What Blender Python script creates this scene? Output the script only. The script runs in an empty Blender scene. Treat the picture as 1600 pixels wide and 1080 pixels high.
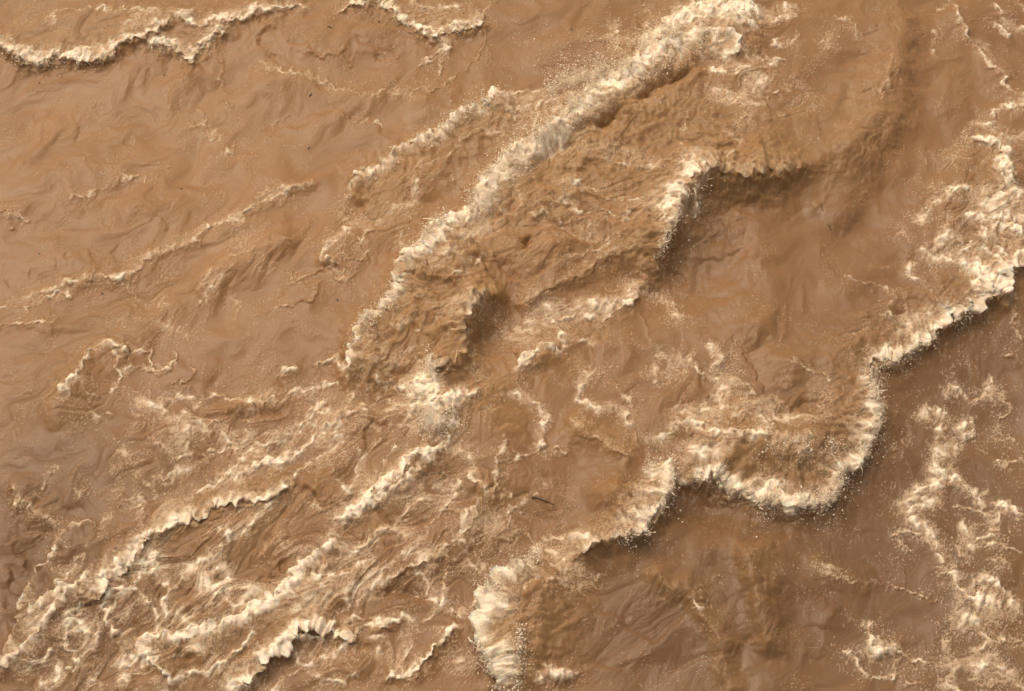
import bpy, math
import numpy as np

# ------------------------------------------------------------------ camera, sky, sun, exposure
S = bpy.context.scene
C = S.collection
DEP = math.radians(58.0)            # the camera looks down from a bridge at this depression
DIST, WIDE = 16.0, 10.0             # metres to the water at the middle of the frame, metres across it there
cam_d = bpy.data.cameras.new("camera")
cam = bpy.data.objects.new("camera", cam_d)
C.objects.link(cam)
CAM = np.array([0.0, -DIST * math.cos(DEP), DIST * math.sin(DEP)])
cam.location = CAM
cam.rotation_euler = (math.pi / 2 - DEP, 0, 0)
cam_d.sensor_width = 36.0
cam_d.lens = 36.0 * DIST / WIDE
cam_d.clip_end = 500.0
S.camera = cam

SUN_EL, SUN_AZ = math.radians(60), math.radians(-38)   # azimuth from +Y (away from the camera) towards +X
W = bpy.data.worlds.new("World")
S.world = W
W.use_nodes = True
wn = W.node_tree.nodes
sky = wn.new("ShaderNodeTexSky")
sky.sky_type = 'NISHITA'
sky.sun_disc = False
sky.sun_elevation = SUN_EL
sky.sun_rotation = SUN_AZ
sky.dust_density = 6.0
sky.air_density = 1.0
sky.ozone_density = 0.4
hs = wn.new("ShaderNodeHueSaturation")            # a thin even cloud deck greys the blue out of the sky
hs.inputs["Saturation"].default_value = 0.30
W.node_tree.links.new(sky.outputs[0], hs.inputs["Color"])
W.node_tree.links.new(hs.outputs[0], wn["Background"].inputs[0])
wn["Background"].inputs[1].default_value = 0.145
sl = bpy.data.lights.new("sun", 'SUN')
sl.energy = 1.15
sl.angle = math.radians(60)
sl.color = (1.0, 0.93, 0.84)
sun = bpy.data.objects.new("sun", sl)
C.objects.link(sun)
sun.rotation_euler = (math.pi / 2 - SUN_EL, 0, math.pi - SUN_AZ)
VS = S.view_settings
VS.view_transform = 'Standard'
VS.look = 'None'
VS.gamma = 1
VS.use_curve_mapping = False
VS.exposure = -0.09
VS.use_white_balance = True
VS.white_balance_temperature = 7900
VS.white_balance_tint = 10

# ------------------------------------------------------------------ noise
rng = np.random.RandomState(7)
PERM = np.arange(256); rng.shuffle(PERM); PERM = np.concatenate([PERM, PERM, PERM]).astype(np.int32)
GA = rng.rand(256) * 2 * np.pi
GX, GY = np.cos(GA).astype(np.float32), np.sin(GA).astype(np.float32)

def noise(x, y, seed=0):
    x = x + np.float32(seed * 17.31); y = y + np.float32(seed * 9.77)
    xf = np.floor(x); yf = np.floor(y)
    xi = xf.astype(np.int32) & 255; yi = yf.astype(np.int32) & 255
    fx = (x - xf).astype(np.float32); fy = (y - yf).astype(np.float32)
    u = fx * fx * fx * (fx * (fx * 6 - 15) + 10); v = fy * fy * fy * (fy * (fy * 6 - 15) + 10)
    a = PERM[xi] + yi; b = PERM[xi + 1] + yi
    h = PERM[a]; n00 = GX[h] * fx + GY[h] * fy
    h = PERM[b]; n10 = GX[h] * (fx - 1) + GY[h] * fy
    h = PERM[a + 1]; n01 = GX[h] * fx + GY[h] * (fy - 1)
    h = PERM[b + 1]; n11 = GX[h] * (fx - 1) + GY[h] * (fy - 1)
    p = n00 + u * (n10 - n00)
    return (p + v * ((n01 + u * (n11 - n01)) - p)) * 1.5

def sstep(a, b, x):
    t = np.clip((x - a) / (b - a), 0, 1)
    return t * t * (3 - 2 * t)

# ------------------------------------------------------------------ the surveyed plan of the river
# Chart units: 1 unit is about 1/160 m; chart point (800, 540) is the middle of the reach, y runs downstream.
SD, CD = math.sin(DEP), math.cos(DEP)
def to_chart(x, y, z=0.0):
    dx, dy, dz = x, y - CAM[1], z - CAM[2]
    depth = dy * CD - dz * SD
    up = dy * SD + dz * CD
    depth = np.maximum(depth, 6.0)
    k = 160.0 * DIST / depth
    return 800 + dx * k, 540 - up * k
def to_world(px, py, z=0.0):
    a = (np.asarray(px, float) - 800) / (160.0 * DIST); b = -(np.asarray(py, float) - 540) / (160.0 * DIST)
    rx, ry, rz = a, CD + b * SD, -SD + b * CD
    t = (z - CAM[2]) / rz
    return CAM[0] + rx * t, CAM[1] + ry * t

def grow(lo, hi, step, far, k=1.13):
    n = int(round((hi - lo) / step))
    core = np.linspace(lo, hi, n + 1)
    out = []; s = step; p = hi
    while p < far:
        s *= k; p += s; out.append(p - hi)
    out = np.array(out)
    return np.concatenate([(lo - out)[::-1], core, hi + out])
gx = grow(-6.35, 6.35, 0.0106, 45)
gy = grow(-4.15, 5.45, 0.0118, 45)
NX, NY = len(gx), len(gy)
X, Y = np.meshgrid(gx, gy)
X = X.astype(np.float32); Y = Y.astype(np.float32)
PX, PY = to_chart(X, Y)
PX = PX.astype(np.float32); PY = PY.astype(np.float32)
U = X * 160; V = -Y * 136                      # coordinates for noise, the same unit
inside = sstep(-150, 30, PX) * sstep(1750, 1570, PX) * sstep(-150, 20, PY) * sstep(1250, 1060, PY)
cell = np.maximum(np.gradient(gx)[None, :] * np.ones((NY, 1)), np.gradient(gy)[:, None]).astype(np.float32) * 160
fine = sstep(14, 4, cell)                      # fades the finest relief where the apron's grid is coarse

# two levels of curl for everything
w1x = noise(U / 150, V / 150, 1); w1y = noise(U / 150, V / 150, 2)
w2x = noise(U / 46, V / 46, 3); w2y = noise(U / 46, V / 46, 4)
w3x = noise(U / 15, V / 15, 5); w3y = noise(U / 15, V / 15, 6)
w4x = noise(U / 6, V / 6, 7); w4y = noise(U / 6, V / 6, 8)
# carry the pattern back along the current: mean flow, jets of different speed and eddies of three sizes
cs = 5.0
cu = np.arange(-9000, 9000 + 1, cs) if False else np.arange(-1700, 1700 + cs, cs)
cv = np.arange(-1500, 1500 + cs, cs)
CU, CV = np.meshgrid(cu.astype(np.float32), cv.astype(np.float32))
fa = math.radians(-36)
uc_ = CU * math.cos(fa) + CV * math.sin(fa); vc_ = -CU * math.sin(fa) + CV * math.cos(fa)
psi = 62 * noise(uc_ / 460, vc_ / 80, 101) + 26 * noise(CU / 150, CV / 130, 102) + 11.0 * noise(CU / 62, CV / 56, 103) + 4.2 * noise(CU / 27, CV / 25, 104)
pv, pu = np.gradient(psi, cs)
VU, VV_ = pv, -pu
def sample(A, u, v):
    fu = np.clip((u - cu[0]) / cs, 0, len(cu) - 1.001); fv = np.clip((v - cv[0]) / cs, 0, len(cv) - 1.001)
    i = fu.astype(np.int32); j = fv.astype(np.int32); a = fu - i; c = fv - j
    return (A[j, i] * (1 - a) + A[j, i + 1] * a) * (1 - c) + (A[j + 1, i] * (1 - a) + A[j + 1, i + 1] * a) * c
AU, AV = U.copy(), V.copy()
adv = []
for k in range(26):
    du, dv = sample(VU, AU, AV), sample(VV_, AU, AV)
    AU = AU - du * 3.4; AV = AV - dv * 3.4
    if k in (7, 25): adv.append((AU.astype(np.float32), AV.astype(np.float32)))
(QU, QV), (LU, LV) = adv
SX = PX + 4.5 * w2x + 3.2 * w3x + 1.5 * w4x
SY = PY + 4.5 * w2y + 3.2 * w3y + 1.5 * w4y

TX = PX + 6 * w2x + 6.5 * w3x + 2.6 * w4x; TY = PY + 6 * w2y + 6.5 * w3y + 2.6 * w4y   # foam drifts further off the line
Hgt = np.zeros_like(X); DX = np.zeros_like(X); DY = np.zeros_like(X)
Foam = np.zeros_like(X); Aer = np.zeros_like(X); Turb = np.zeros_like(X) + 0.28; Net = np.zeros_like(X)
Own = np.zeros(X.shape, np.int16); OwnW = np.zeros_like(X)
SiltShade = np.zeros_like(X); Fmin = np.zeros_like(X)

def pts_of(s):
    return np.array([[float(c) for c in p.split(',')] for p in s.split()])
def smooth_line(P, n=4):
    if len(P) < 3:
        return P
    Q = np.vstack([2 * P[0] - P[1], P, 2 * P[-1] - P[-2]])
    out = []
    for i in range(1, len(Q) - 2):
        p0, p1, p2, p3 = Q[i - 1], Q[i], Q[i + 1], Q[i + 2]
        for t in np.arange(n) / n:
            out.append(0.5 * ((2 * p1) + (p2 - p0) * t + (2 * p0 - 5 * p1 + 4 * p2 - p3) * t * t + (3 * p1 - p0 - 3 * p2 + p3) * t ** 3))
    out.append(Q[-2])
    return np.array(out)
def window(x0, x1, y0, y1):
    # rows and columns of the grid that a box of the chart covers
    xs, ys = to_world([x0, x1, x0, x1], [y0, y0, y1, y1])
    i0, i1 = np.searchsorted(gx, [xs.min(), xs.max()]); j0, j1 = np.searchsorted(gy, [ys.min(), ys.max()])
    return slice(max(j0 - 1, 0), j1 + 1), slice(max(i0 - 1, 0), i1 + 1)
def dist(P, pad, sx=SX, sy=SY):
    w = window(P[:, 0].min() - pad, P[:, 0].max() + pad, P[:, 1].min() - pad, P[:, 1].max() + pad)
    x, y = sx[w], sy[w]
    best = np.full(x.shape, 1e9, np.float32); sd = np.zeros_like(best); al = np.zeros_like(best)
    nxm = np.zeros_like(best); nym = np.zeros_like(best)
    L = 0.0
    for a, b in zip(P[:-1], P[1:]):
        d = b - a; l = math.hypot(*d)
        if l < 1e-6: continue
        t = np.clip(((x - a[0]) * d[0] + (y - a[1]) * d[1]) / (l * l), 0, 1)
        ex = x - a[0] - t * d[0]; ey = y - a[1] - t * d[1]
        q = ex * ex + ey * ey
        m = q < best
        best = np.where(m, q, best)
        sg = np.where(d[0] * ey - d[1] * ex >= 0, 1.0, -1.0)
        sd = np.where(m, sg, sd); al = np.where(m, L + t * l, al)
        nxm = np.where(m, -d[1] / l, nxm); nym = np.where(m, d[0] / l, nym)
        L += l
    return w, np.sqrt(best) * sd, al, L, nxm, nym
def put_max(A, w, v):
    A[w] = np.maximum(A[w], v)

SPRAY = []
_sd = [0]
def R(o, H, wL, wR, fL, fR, dens, flute, s, taper=0.12, lean=None, own=0.45, aer=None):
    """A wave crest: wL / wR are the widths of its left and right flank, fL / fR those of the foam on them."""
    _sd[0] += 1
    P = pts_of(s)
    x, y = to_world(P[:, 0], P[:, 1], abs(H) * 0.45)
    P = np.stack(to_chart(x, y), 1)
    P = smooth_line(P)
    w, d, al, L, nx, ny = dist(P, 2.2 * max(wL, wR, fL, fR) + 14, *((TX, TY) if dens > 1.05 else (SX, SY)))
    u = al / L
    taper = min(0.5, max(taper, 26.0 / L, 0.9 * max(wL, wR) / L))
    tp = sstep(-0.001, taper, u) * sstep(1.001, 1 - taper, u)
    mod = 1 + 0.28 * noise(al / 34, d * 0 + _sd[0] * 3.3, 3) + min(1.0, dens) * (0.22 * noise(U[w] / 20, V[w] / 17, 4) + 0.14 * noise(U[w] / 9, V[w] / 8, 5))
    wd = np.where(d < 0, wL if wL >= 18 else 1.55 * wL + 3, wR if wR >= 18 else 1.55 * wR + 3) * (0.45 + 0.55 * tp)
    r = np.abs(d) / (wd * (1 + 0.15 * noise(al / 25, d * 0, _sd[0])))
    steep = (wd < 18)
    p = np.exp(-np.where(steep, r ** 1.5, (np.sqrt(r * r + 0.004)) ** 1.25))
    if dens < 0.2: p = np.exp(-0.9 * r * r)
    h = H * (0.62 if o in (3, 4) else 0.5) * p * tp * mod
    if flute:
        if dens > 1.0 and o in (1, 3, 5, 6, 8, 19): flute = flute * 0.22
        bend = 9 * noise(al / 30, d / 30, 31)
        fl = noise((al + bend) / 10.0, d / 46, 20 + _sd[0]) + 0.35 * noise((al + bend) / 4.5, d / 30, 40 + _sd[0])
        body = np.exp(-(np.abs(d) / (1.25 * np.maximum(wd, 14))) ** 2) * sstep(0, 6, np.abs(d))
        h = h + flute * 0.0050 * fl * body * tp * (1.0 - 0.5 * min(1.0, dens) * np.exp(-(d / np.where(d < 0, fL, fR)) ** 2))
    Hgt[w] += h
    ln = (0.35 if abs(H) > 0.12 else 0.2) if lean is None else lean
    if dens < 0.2: ln = 0.0
    sgn = 1.0 if wR < wL else -1.0
    lip = np.exp(-(np.abs(d) / max(min(wL, wR) * 0.9, 5)) ** 1.5) * tp * abs(H) * ln * sgn
    if dens > 0.5:
        edge = np.exp(-(d / 9) ** 2) * tp * min(1.0, dens) * (0.4 + 2 * abs(H))
        lip = lip + sgn * edge * (0.06 * noise(U[w] / 13, V[w] / 12, 63 + _sd[0]) + 0.03 * noise(U[w] / 6, V[w] / 5.5, 64))
    DX[w] += nx * lip; DY[w] += -ny * lip
    fo = dens * np.exp(-(np.abs(d) / np.where(d < 0, fL, fR)) ** 1.6) * (0.35 + 0.65 * tp) * (1 + 0.30 * noise(al / 22, d / 22, 60 + _sd[0]) + 0.2 * noise(U[w] / 10, V[w] / 9, 61) + 0.2 * noise(al / 60, d / 90, 62))
    put_max(Foam, w, fo)
    a = (min(1, abs(H) * 4) if aer is None else aer) * np.exp(-(np.abs(d) / (1.1 * wd + 6)) ** 1.5) * tp
    put_max(Aer, w, a)
    put_max(Turb, w, min(1.0, 0.35 + 2 * abs(H)) * np.exp(-(np.abs(d) / (1.3 * wd + 8)) ** 2) * tp)
    if o:
        q = p * tp
        q = np.where(q > own, q, 0)
        m = q > OwnW[w]
        Own[w] = np.where(m, o, Own[w]); OwnW[w] = np.where(m, q, OwnW[w])
def F(o, wd, dens, s, lift=0.004, solid=0.0):
    """A ribbon of foam lying on the water."""
    P = smooth_line(pts_of(s))
    wd = wd * 1.25
    w, d, al, L, nx, ny = dist(P, 3.5 * wd + 14, TX, TY)
    _sd[0] += 1
    ww = wd * (1 + 0.7 * noise(al / 16, d * 0, _sd[0]))
    g = np.exp(-(np.abs(d) / ww) ** 1.35)
    put_max(Foam, w, dens * 0.93 * g * (1 + 0.5 * noise(al / 14, d / 14, 80 + _sd[0])))
    if solid: put_max(Fmin, w, solid * sstep(0.35, 0.75, g))
    Hgt[w] += lift * g
    put_max(Turb, w, 0.5 * g)
    if o:
        q = np.where(g > 0.3, g * 0.6, 0)
        m = q > OwnW[w]
        Own[w] = np.where(m, o, Own[w]); OwnW[w] = np.where(m, q, OwnW[w])
def ell(x, y, rx, ry, ang, pw=2.0, sx=SX, sy=SY):
    m = 2.2 * max(rx, ry) + 10
    w = window(x - m, x + m, y - m, y + m)
    c, s = math.cos(math.radians(ang)), math.sin(math.radians(ang))
    ex, ey = sx[w] - x, sy[w] - y
    a, b = (ex * c + ey * s) / rx, (-ex * s + ey * c) / ry
    return w, np.exp(-(a * a + b * b) ** (pw / 2))
def B(o, x, y, rx, ry, ang, dens, lift=0.004, solid=0.0):
    w, g = ell(x, y, rx * 1.15, ry * 1.15, ang, 1.6, TX, TY)
    put_max(Foam, w, dens * g * (1 + 0.35 * noise(U[w] / 16, V[w] / 14, 70))); Hgt[w] += lift * g
    if solid: put_max(Fmin, w, solid * sstep(0.35, 0.75, g))
    put_max(Turb, w, 0.5 * g)
    if o:
        q = np.where(g > 0.3, g * 0.6, 0)
        m = q > OwnW[w]
        Own[w] = np.where(m, o, Own[w]); OwnW[w] = np.where(m, q, OwnW[w])
def K(depth, wd, s, one=0):
    """A crease where two skins of water meet; one = +1 / -1 raises the skin on that side."""
    P = smooth_line(pts_of(s))
    w, d, al, L, nx, ny = dist(P, 5 * wd + 10)
    u = al / L
    tp = sstep(0, 0.2, u) * sstep(1, 0.8, u)
    md = 1 + 0.5 * noise(al / 18, d * 0 + len(s), 9)
    Hgt[w] -= depth * tp * md * np.exp(-(np.abs(d) / wd) ** 1.2)
    if one:
        Hgt[w] += one * 0.7 * depth * tp * np.exp(-(d / (4 * wd)) ** 2) * np.tanh(d / wd)
def M(x, y, rx, ry, ang, H, aer=0.0, turb=0.0):
    w, g = ell(x, y, rx, ry, ang)
    Hgt[w] += H * g
    if aer: put_max(Aer, w, aer * g)
    if turb: put_max(Turb, w, turb * g)
def T(x, y, rx, ry, ang, t, net=0.0):
    w, g = ell(x, y, rx, ry, ang, 3.0)
    put_max(Turb, w, t * g)
    if net: put_max(Net, w, net * g)
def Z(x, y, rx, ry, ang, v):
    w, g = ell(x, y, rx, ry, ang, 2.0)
    SiltShade[w] += v * g  # tone of the water masses, plus shade painted in wave hollows
def calm(x, y, rx, ry, ang, k):
    w, g = ell(x, y, rx, ry, ang, 4.0)
    Turb[w] *= 1 - k * g

OWNERS = {
 1: ('wave', 'breaking_wave', "long white breaking crest running diagonally down the upper middle, the brightest of the river", "wave", "breaking waves"),
 2: ('wave', 'breaking_wave', "short rounded tan wave with a frayed white back, left of the long white breaker", "wave", "breaking waves"),
 3: ('wave', 'breaking_wave', "steep wave with a dark hollow face and a small torn white splash at its lip", "wave", "breaking waves"),
 4: ('wave', 'breaking_wave', "thin curling tan fold of water over a dark hollow, ending in a white splash", "wave", "breaking waves"),
 5: ('wave', 'breaking_wave', "broad surge front with a ragged white fringe above the dark water at the right", "wave", "breaking waves"),
 6: ('wave', 'breaking_wave', "fluted tan front dropping in steps to a spiky cream splash at the bottom edge", "wave", "breaking waves"),
 7: ('wave', 'wave_crest', "low wavelet with a crumbling foam lip along the top left edge", "wave", "low wave crests"),
 13: ('wave', 'wave_crest', "low wavelet with a foam lip sagging from the top edge, left of the long breaker", "wave", "low wave crests"),
 9: ('wave', 'wave_crest', "long crinkled crest with a shaded lower side crossing the lower left", "wave", "low wave crests"),
 10: ('wave', 'wave_crest', "shelf of churned water with a thin rim beside the dark pool, lower left corner", "wave", "low wave crests"),
 14: ('wave', 'wave_crest', "small hooked golden crest in the calmer water near the left edge", "wave", "low wave crests"),
 15: ('wave', 'wave_crest', "foamy crest winding down the right edge at the top corner", "wave", "low wave crests"),
 18: ('wave', 'wave_swell', "smooth bare brown swell with a shaded drop on its right side, no foam", "wave", None),
 19: ('wave', 'wave_crest', "pale crest arching over a dark hollow at the bottom, left of the spiky splash", "wave", "low wave crests"),
 20: ('wave', 'wave_crest', "narrow crooked brown ridge in the shaded water at the bottom, right of the middle", "wave", "low wave crests"),
 21: ('wave', 'wave_crest', "straight golden crest slanting down to the white notch of the surge front", "wave", "low wave crests"),
 8: ('raft', 'foam_ridge', "thick pinkish white ridge of foam slanting down from the central splash", "foam", None),
 11: ('raft', 'foam_raft', "long lacy raft of foam running down the right side on dark water", "foam", None),
 12: ('raft', 'foam_raft', "open network of foam with round gaps in the lower left corner", "foam", None),
 16: ('raft', 'foam_raft', "dense churned foam above the surge front at the right edge", "foam", None),
 17: ('raft', 'foam_raft', "small compact foam patch alone on the dark water at the lower right", "foam", None),
 22: ('raft', 'foam_raft', "thin branching foam patch on brown water between the two surge fronts", "foam", None),
 23: ('raft', 'foam_raft', "flat lacy foam patch in the left half, right of the hooked golden crest", "foam", None),
}
# ---- broad shape, water bodies and shade painted in the wave troughs
M(1420, 850, 330, 300, 0, -0.16); M(1540, 600, 150, 120, 0, -0.10); M(40, 930, 90, 150, 0, -0.08)
M(1380, 300, 110, 130, 20, -0.10); M(1060, 400, 90, 70, -30, -0.16); M(760, 530, 50, 40, -40, -0.10)
M(300, 40, 400, 60, 0, 0.05); M(1100, 780, 90, 40, 0, -0.14); M(640, 330, 130, 60, -35, -0.06)
M(1270, 600, 150, 100, 30, 0.10, 0.35); M(1250, 690, 110, 40, -10, 0.10, 0.6)
M(960, 780, 38, 34, 30, 0.16, 0.9, 0.7); M(850, 960, 50, 60, 0, 0.05, 0.8); M(780, 660, 50, 40, 0, 0.08, 0.6); M(760, 730, 50, 70, -20, 0.05, 0.5)
M(620, 65, 55, 20, 3, 0.035); M(480, 68, 50, 22, 0, 0.02); M(225, 345, 40, 30, 0, 0.03); M(110, 420, 42, 26, 0, 0.03)
M(520, 775, 34, 28, 0, 0.06, 0.5); M(860, 400, 40, 35, 0, 0.05, 0.5, 0.9); M(430, 915, 60, 50, 0, -0.05); M(420, 870, 45, 60, 0, 0.04, 0.3)
M(1010, 190, 90, 30, -25, 0.05, 0.3); M(1180, 190, 90, 40, 10, 0.05, 0.35); M(1230, 700, 60, 26, 0, 0.07, 0.8); M(1310, 590, 45, 60, 0, 0.08, 0.9)
M(1120, 130, 40, 18, 0, 0.06, 0.4); M(650, 285, 90, 26, -33, 0.05, 0.5); M(370, 640, 60, 12, -5, 0.05, 0.4); M(300, 955, 50, 20, 5, 0.05, 0.6)
M(630, 930, 90, 30, -25, -0.05); M(560, 620, 40, 60, 20, 0.03, 0.4); M(590, 545, 26, 50, 30, 0.05, 0.6); M(700, 420, 60, 60, -40, 0.06, 0.6)
M(350, 830, 50, 30, -30, 0.05, 0.4); M(150, 860, 60, 40, -40, 0.03, 0.3); M(300, 1020, 50, 20, 0, 0.04, 0.5); M(560, 1040, 50, 30, 0, 0.03, 0.5)

SiltShade += 0.62
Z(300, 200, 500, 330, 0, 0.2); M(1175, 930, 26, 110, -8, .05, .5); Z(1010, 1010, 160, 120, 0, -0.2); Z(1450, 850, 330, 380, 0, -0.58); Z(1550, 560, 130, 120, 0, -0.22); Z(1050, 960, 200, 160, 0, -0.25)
Z(60, 900, 130, 200, 0, -0.5); Z(400, 900, 450, 260, -20, -0.16); Z(760, 850, 140, 130, 0, -0.15); Z(180, 700, 160, 100, 0, -0.18); Z(1330, 330, 160, 200, 0, -0.12); Z(1095, 370, 70, 50, -20, -0.36); Z(1040, 420, 34, 34, -40, -0.22); Z(640, 930, 120, 50, -20, -0.25)  # includes shade painted into the colour of the dark-faced wave's trough
Z(1100, 770, 110, 50, 0, -0.22); Z(740, 540, 30, 60, 35, -0.2); Z(1560, 60, 80, 70, 0, -0.2); Z(250, 970, 220, 140, 0, -0.14); Z(1180, 900, 200, 150, 0, -0.1)  # the hollow under the curling fold is darkened by painted shade too

# ---- A: the long breaker (runs from the upper right to the lower left; its right flank faces up-left)
R(1, .24, 90, 14, 20, 19, 1.75, 1.2, "1110,52 1070,66 1030,88 1005,100 985,122 955,140 925,162 900,186 880,206 855,222 825,236 800,256 780,275 765,290 757,308 742,326 722,328 704,342", own=.34)
R(1, .24, 60, 13, 18, 12, 1.5, .8, "742,326 722,328 704,342 700,358 688,366 676,382 668,396 652,402 645,416 632,430 636,446", own=.36)
R(1, .22, 60, 13, 9, 8, 1.2, .8, "668,396 652,402 645,416 632,430 640,442 634,458 616,480 600,496 582,510 567,526 564,545 556,570 548,590 550,606", own=.36)
B(0, 690, 420, 40, 16, -40, .8); B(0, 740, 370, 50, 14, -25, .85); F(0, 5, .8, "700,455 720,440 745,425 765,410"); F(0, 4, .8, "690,400 715,415 722,440 705,452"); F(0, 5, .8, "600,540 625,520 650,500"); F(0, 5, .75, "640,560 650,530 670,505"); F(0, 4, .8, "770,330 800,345 815,330 812,300")
for q in ("700,400 712,412 735,405 740,390", "770,400 790,430 830,440 860,420 870,400", "760,350 785,345 800,360", "590,520 600,545 590,570", "620,500 640,510 650,530", "840,290 870,300 890,318", "640,480 660,470 690,475"): K(.030, 4, q, 1)
M(790, 400, 22, 30, 20, .035, .5); M(850, 395, 30, 26, 0, .045, .6); M(880, 300, 40, 16, 25, .04, .6); M(975, 185, 26, 14, -20, .06, .8); M(905, 255, 40, 16, -30, .05, .7); M(720, 400, 30, 30, 0, .04, .6); M(640, 490, 30, 24, -40, .04, .6); M(580, 585, 22, 26, 0, .05, .8)
R(0, .09, 26, 24, 4, 4, .45, 1.4, "715,640 760,606 800,582 850,552 885,528 930,505 970,492", aer=.7)
B(0, 860, 495, 50, 18, -25, .95); B(0, 900, 480, 50, 14, -20, .85); F(0, 6, 1.0, "850,505 880,500 910,482 950,472 980,462")
R(1, .16, 34, 22, 24, 18, 1.5, .6, "1195,14 1165,22 1140,20 1115,18 1090,22 1065,24 1050,32 1042,50 1010,66 990,78", own=.4)
R(0, .10, 20, 8, 16, 8, .9, .4, "1200,36 1180,44 1158,46 1140,36 1120,24")
R(0, .12, 10, 20, 8, 14, 1.0, .4, "1080,70 1110,62 1140,62 1153,72 1148,84 1130,92 1115,90", taper=.1)
B(1, 1060, 78, 50, 18, -25, 1.3, .02); B(1, 1115, 75, 32, 14, 0, 1.1, .02); B(1, 960, 132, 60, 13, -30, 1.85, .01); B(1, 905, 176, 40, 16, -42, 1.95, .02); B(1, 1000, 108, 40, 14, -25, 1.90, .02)
B(1, 850, 228, 50, 16, -33, 2.00, .02); B(1, 800, 268, 34, 20, -40, 2.10, .02); B(1, 742, 335, 26, 13, -20, 2.05, .03); B(1, 690, 388, 24, 14, -45, 1.70, .03); B(0, 905, 128, 40, 12, -15, 1.0, .02); B(0, 850, 150, 60, 11, -8, .75); B(0, 870, 180, 45, 10, -20, .75)
B(0, 960, 60, 12, 36, 10, .85); B(0, 1014, 28, 7, 28, 12, .8); B(0, 800, 200, 40, 16, 0, .7)
K(.11, 6, "1082,112 1068,124 1052,134 1038,140 1018,152 1000,160 978,168"); K(.11, 6, "968,184 955,196 942,202 928,206"); K(.11, 6, "906,232 888,236 868,242 848,254 836,270")
K(.10, 5, "826,372 820,382 824,394")
M(1025, 122, 24, 14, -20, .05, .9); M(930, 190, 26, 12, -30, .05, .8); M(872, 218, 24, 12, -30, .09, .8); M(965, 165, 22, 12, -30, .1, .7); M(845, 320, 50, 26, 20, .06, .5, .8)
# ---- B: rounded hump
R(2, .20, 38, 11, 10, 9, 1.15, 1.2, "812,138 800,142 782,148 768,158 764,170 742,178 720,184 702,196 680,210 656,222 636,230 620,242 600,260 576,270 560,284 545,296 536,310", own=.25)
R(0, .06, 14, 7, 8, 8, .8, .3, "658,262 652,290 650,308 636,322 620,323 604,334 585,338")
B(0, 590, 350, 50, 12, 0, .6); B(0, 540, 340, 20, 10, 20, .7)
# ---- small wave below B
R(0, .09, 30, 8, 8, 5, .9, .4, "560,350 542,356 534,366 520,377 508,392 500,408 498,420 505,428")
B(0, 517, 412, 6, 5, -20, 1.4, .02, .95); F(0, 6, .8, "520,376 540,370 560,376 562,392 572,366 580,350"); F(0, 5, .8, "500,424 520,434 540,434 556,428"); F(0, 6, .7, "625,360 632,385 630,400 640,410"); F(0, 5, .7, "540,400 556,405 570,402 580,395")
# ---- D: steep wave with the dark face
R(3, .44, 60, 26, 10, 6, .8, .25, "985,462 992,446 1003,424 1015,400 1022,380 1034,352 1044,330 1052,305 1066,288 1085,272 1105,266 1130,262 1155,268 1182,268 1230,262 1290,240", taper=.25, own=.22, lean=.2)
R(3, .13, 44, 20, 3, 3, .18, .05, "1060,285 1105,268 1140,264 1182,268 1210,266 1240,260 1265,254 1290,241 1320,228 1336,218 1348,204 1362,176 1372,152 1382,128 1388,100 1386,60", own=.3)
B(3, 1040, 325, 20, 28, 20, 1.8, .04); B(3, 1075, 285, 22, 18, -20, 1.7, .05); B(3, 1083, 315, 10, 20, -10, 1.3, .04); B(3, 1030, 358, 12, 16, 30, 1.3, .04)
F(0, 6, .8, "1076,195 1068,215 1064,240 1072,262"); F(0, 6, .8, "1080,258 1102,260 1122,263 1140,250 1152,236 1140,224"); F(0, 8, .8, "1130,162 1150,160 1172,155 1190,148"); F(0, 6, .7, "1165,268 1185,265")
T(1110, 360, 80, 60, -20, .9, 0); T(1050, 420, 50, 40, 0, .8, 0)
for q in ("830,345 860,352 890,368 920,378 945,382", "855,315 885,322 905,338 935,343 952,352 962,375", "890,288 925,298 960,315 1000,325", "930,330 970,350 1005,340 1035,320", "960,372 990,360 1015,352", "870,395 900,405 930,395 960,380", "1000,270 1030,262 1060,250", "930,255 960,262 990,258"): F(0, 3, .85, q)
for q in ("1200,300 1170,300 1150,320 1120,330", "1180,340 1140,350 1120,370 1080,380", "1170,380 1130,400 1100,400 1070,420", "1110,330 1080,350 1060,380"): K(.009, 3, q, 1)
F(0, 7, .95, "1110,120 1140,118 1165,112 1195,100 1215,92"); F(0, 6, .9, "1105,140 1130,150 1165,150 1180,140 1200,130"); F(0, 5, .85, "1120,165 1150,172 1185,168 1210,150 1235,140"); F(0, 5, .8, "1150,200 1180,190 1220,185"); F(0, 8, .85, "1130,70 1160,85 1175,100 1160,115")
F(0, 6, .9, "800,150 830,146 860,140 890,130 915,122"); F(0, 6, .9, "790,175 815,172 840,165 870,160 900,150"); F(0, 6, .85, "800,182 812,200 830,200 842,182 830,172"); F(0, 5, .85, "845,185 860,178 880,172"); F(0, 4, .8, "760,205 790,215 815,222"); F(0, 5, .8, "650,262 680,255 700,245 720,225 745,215")
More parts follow.
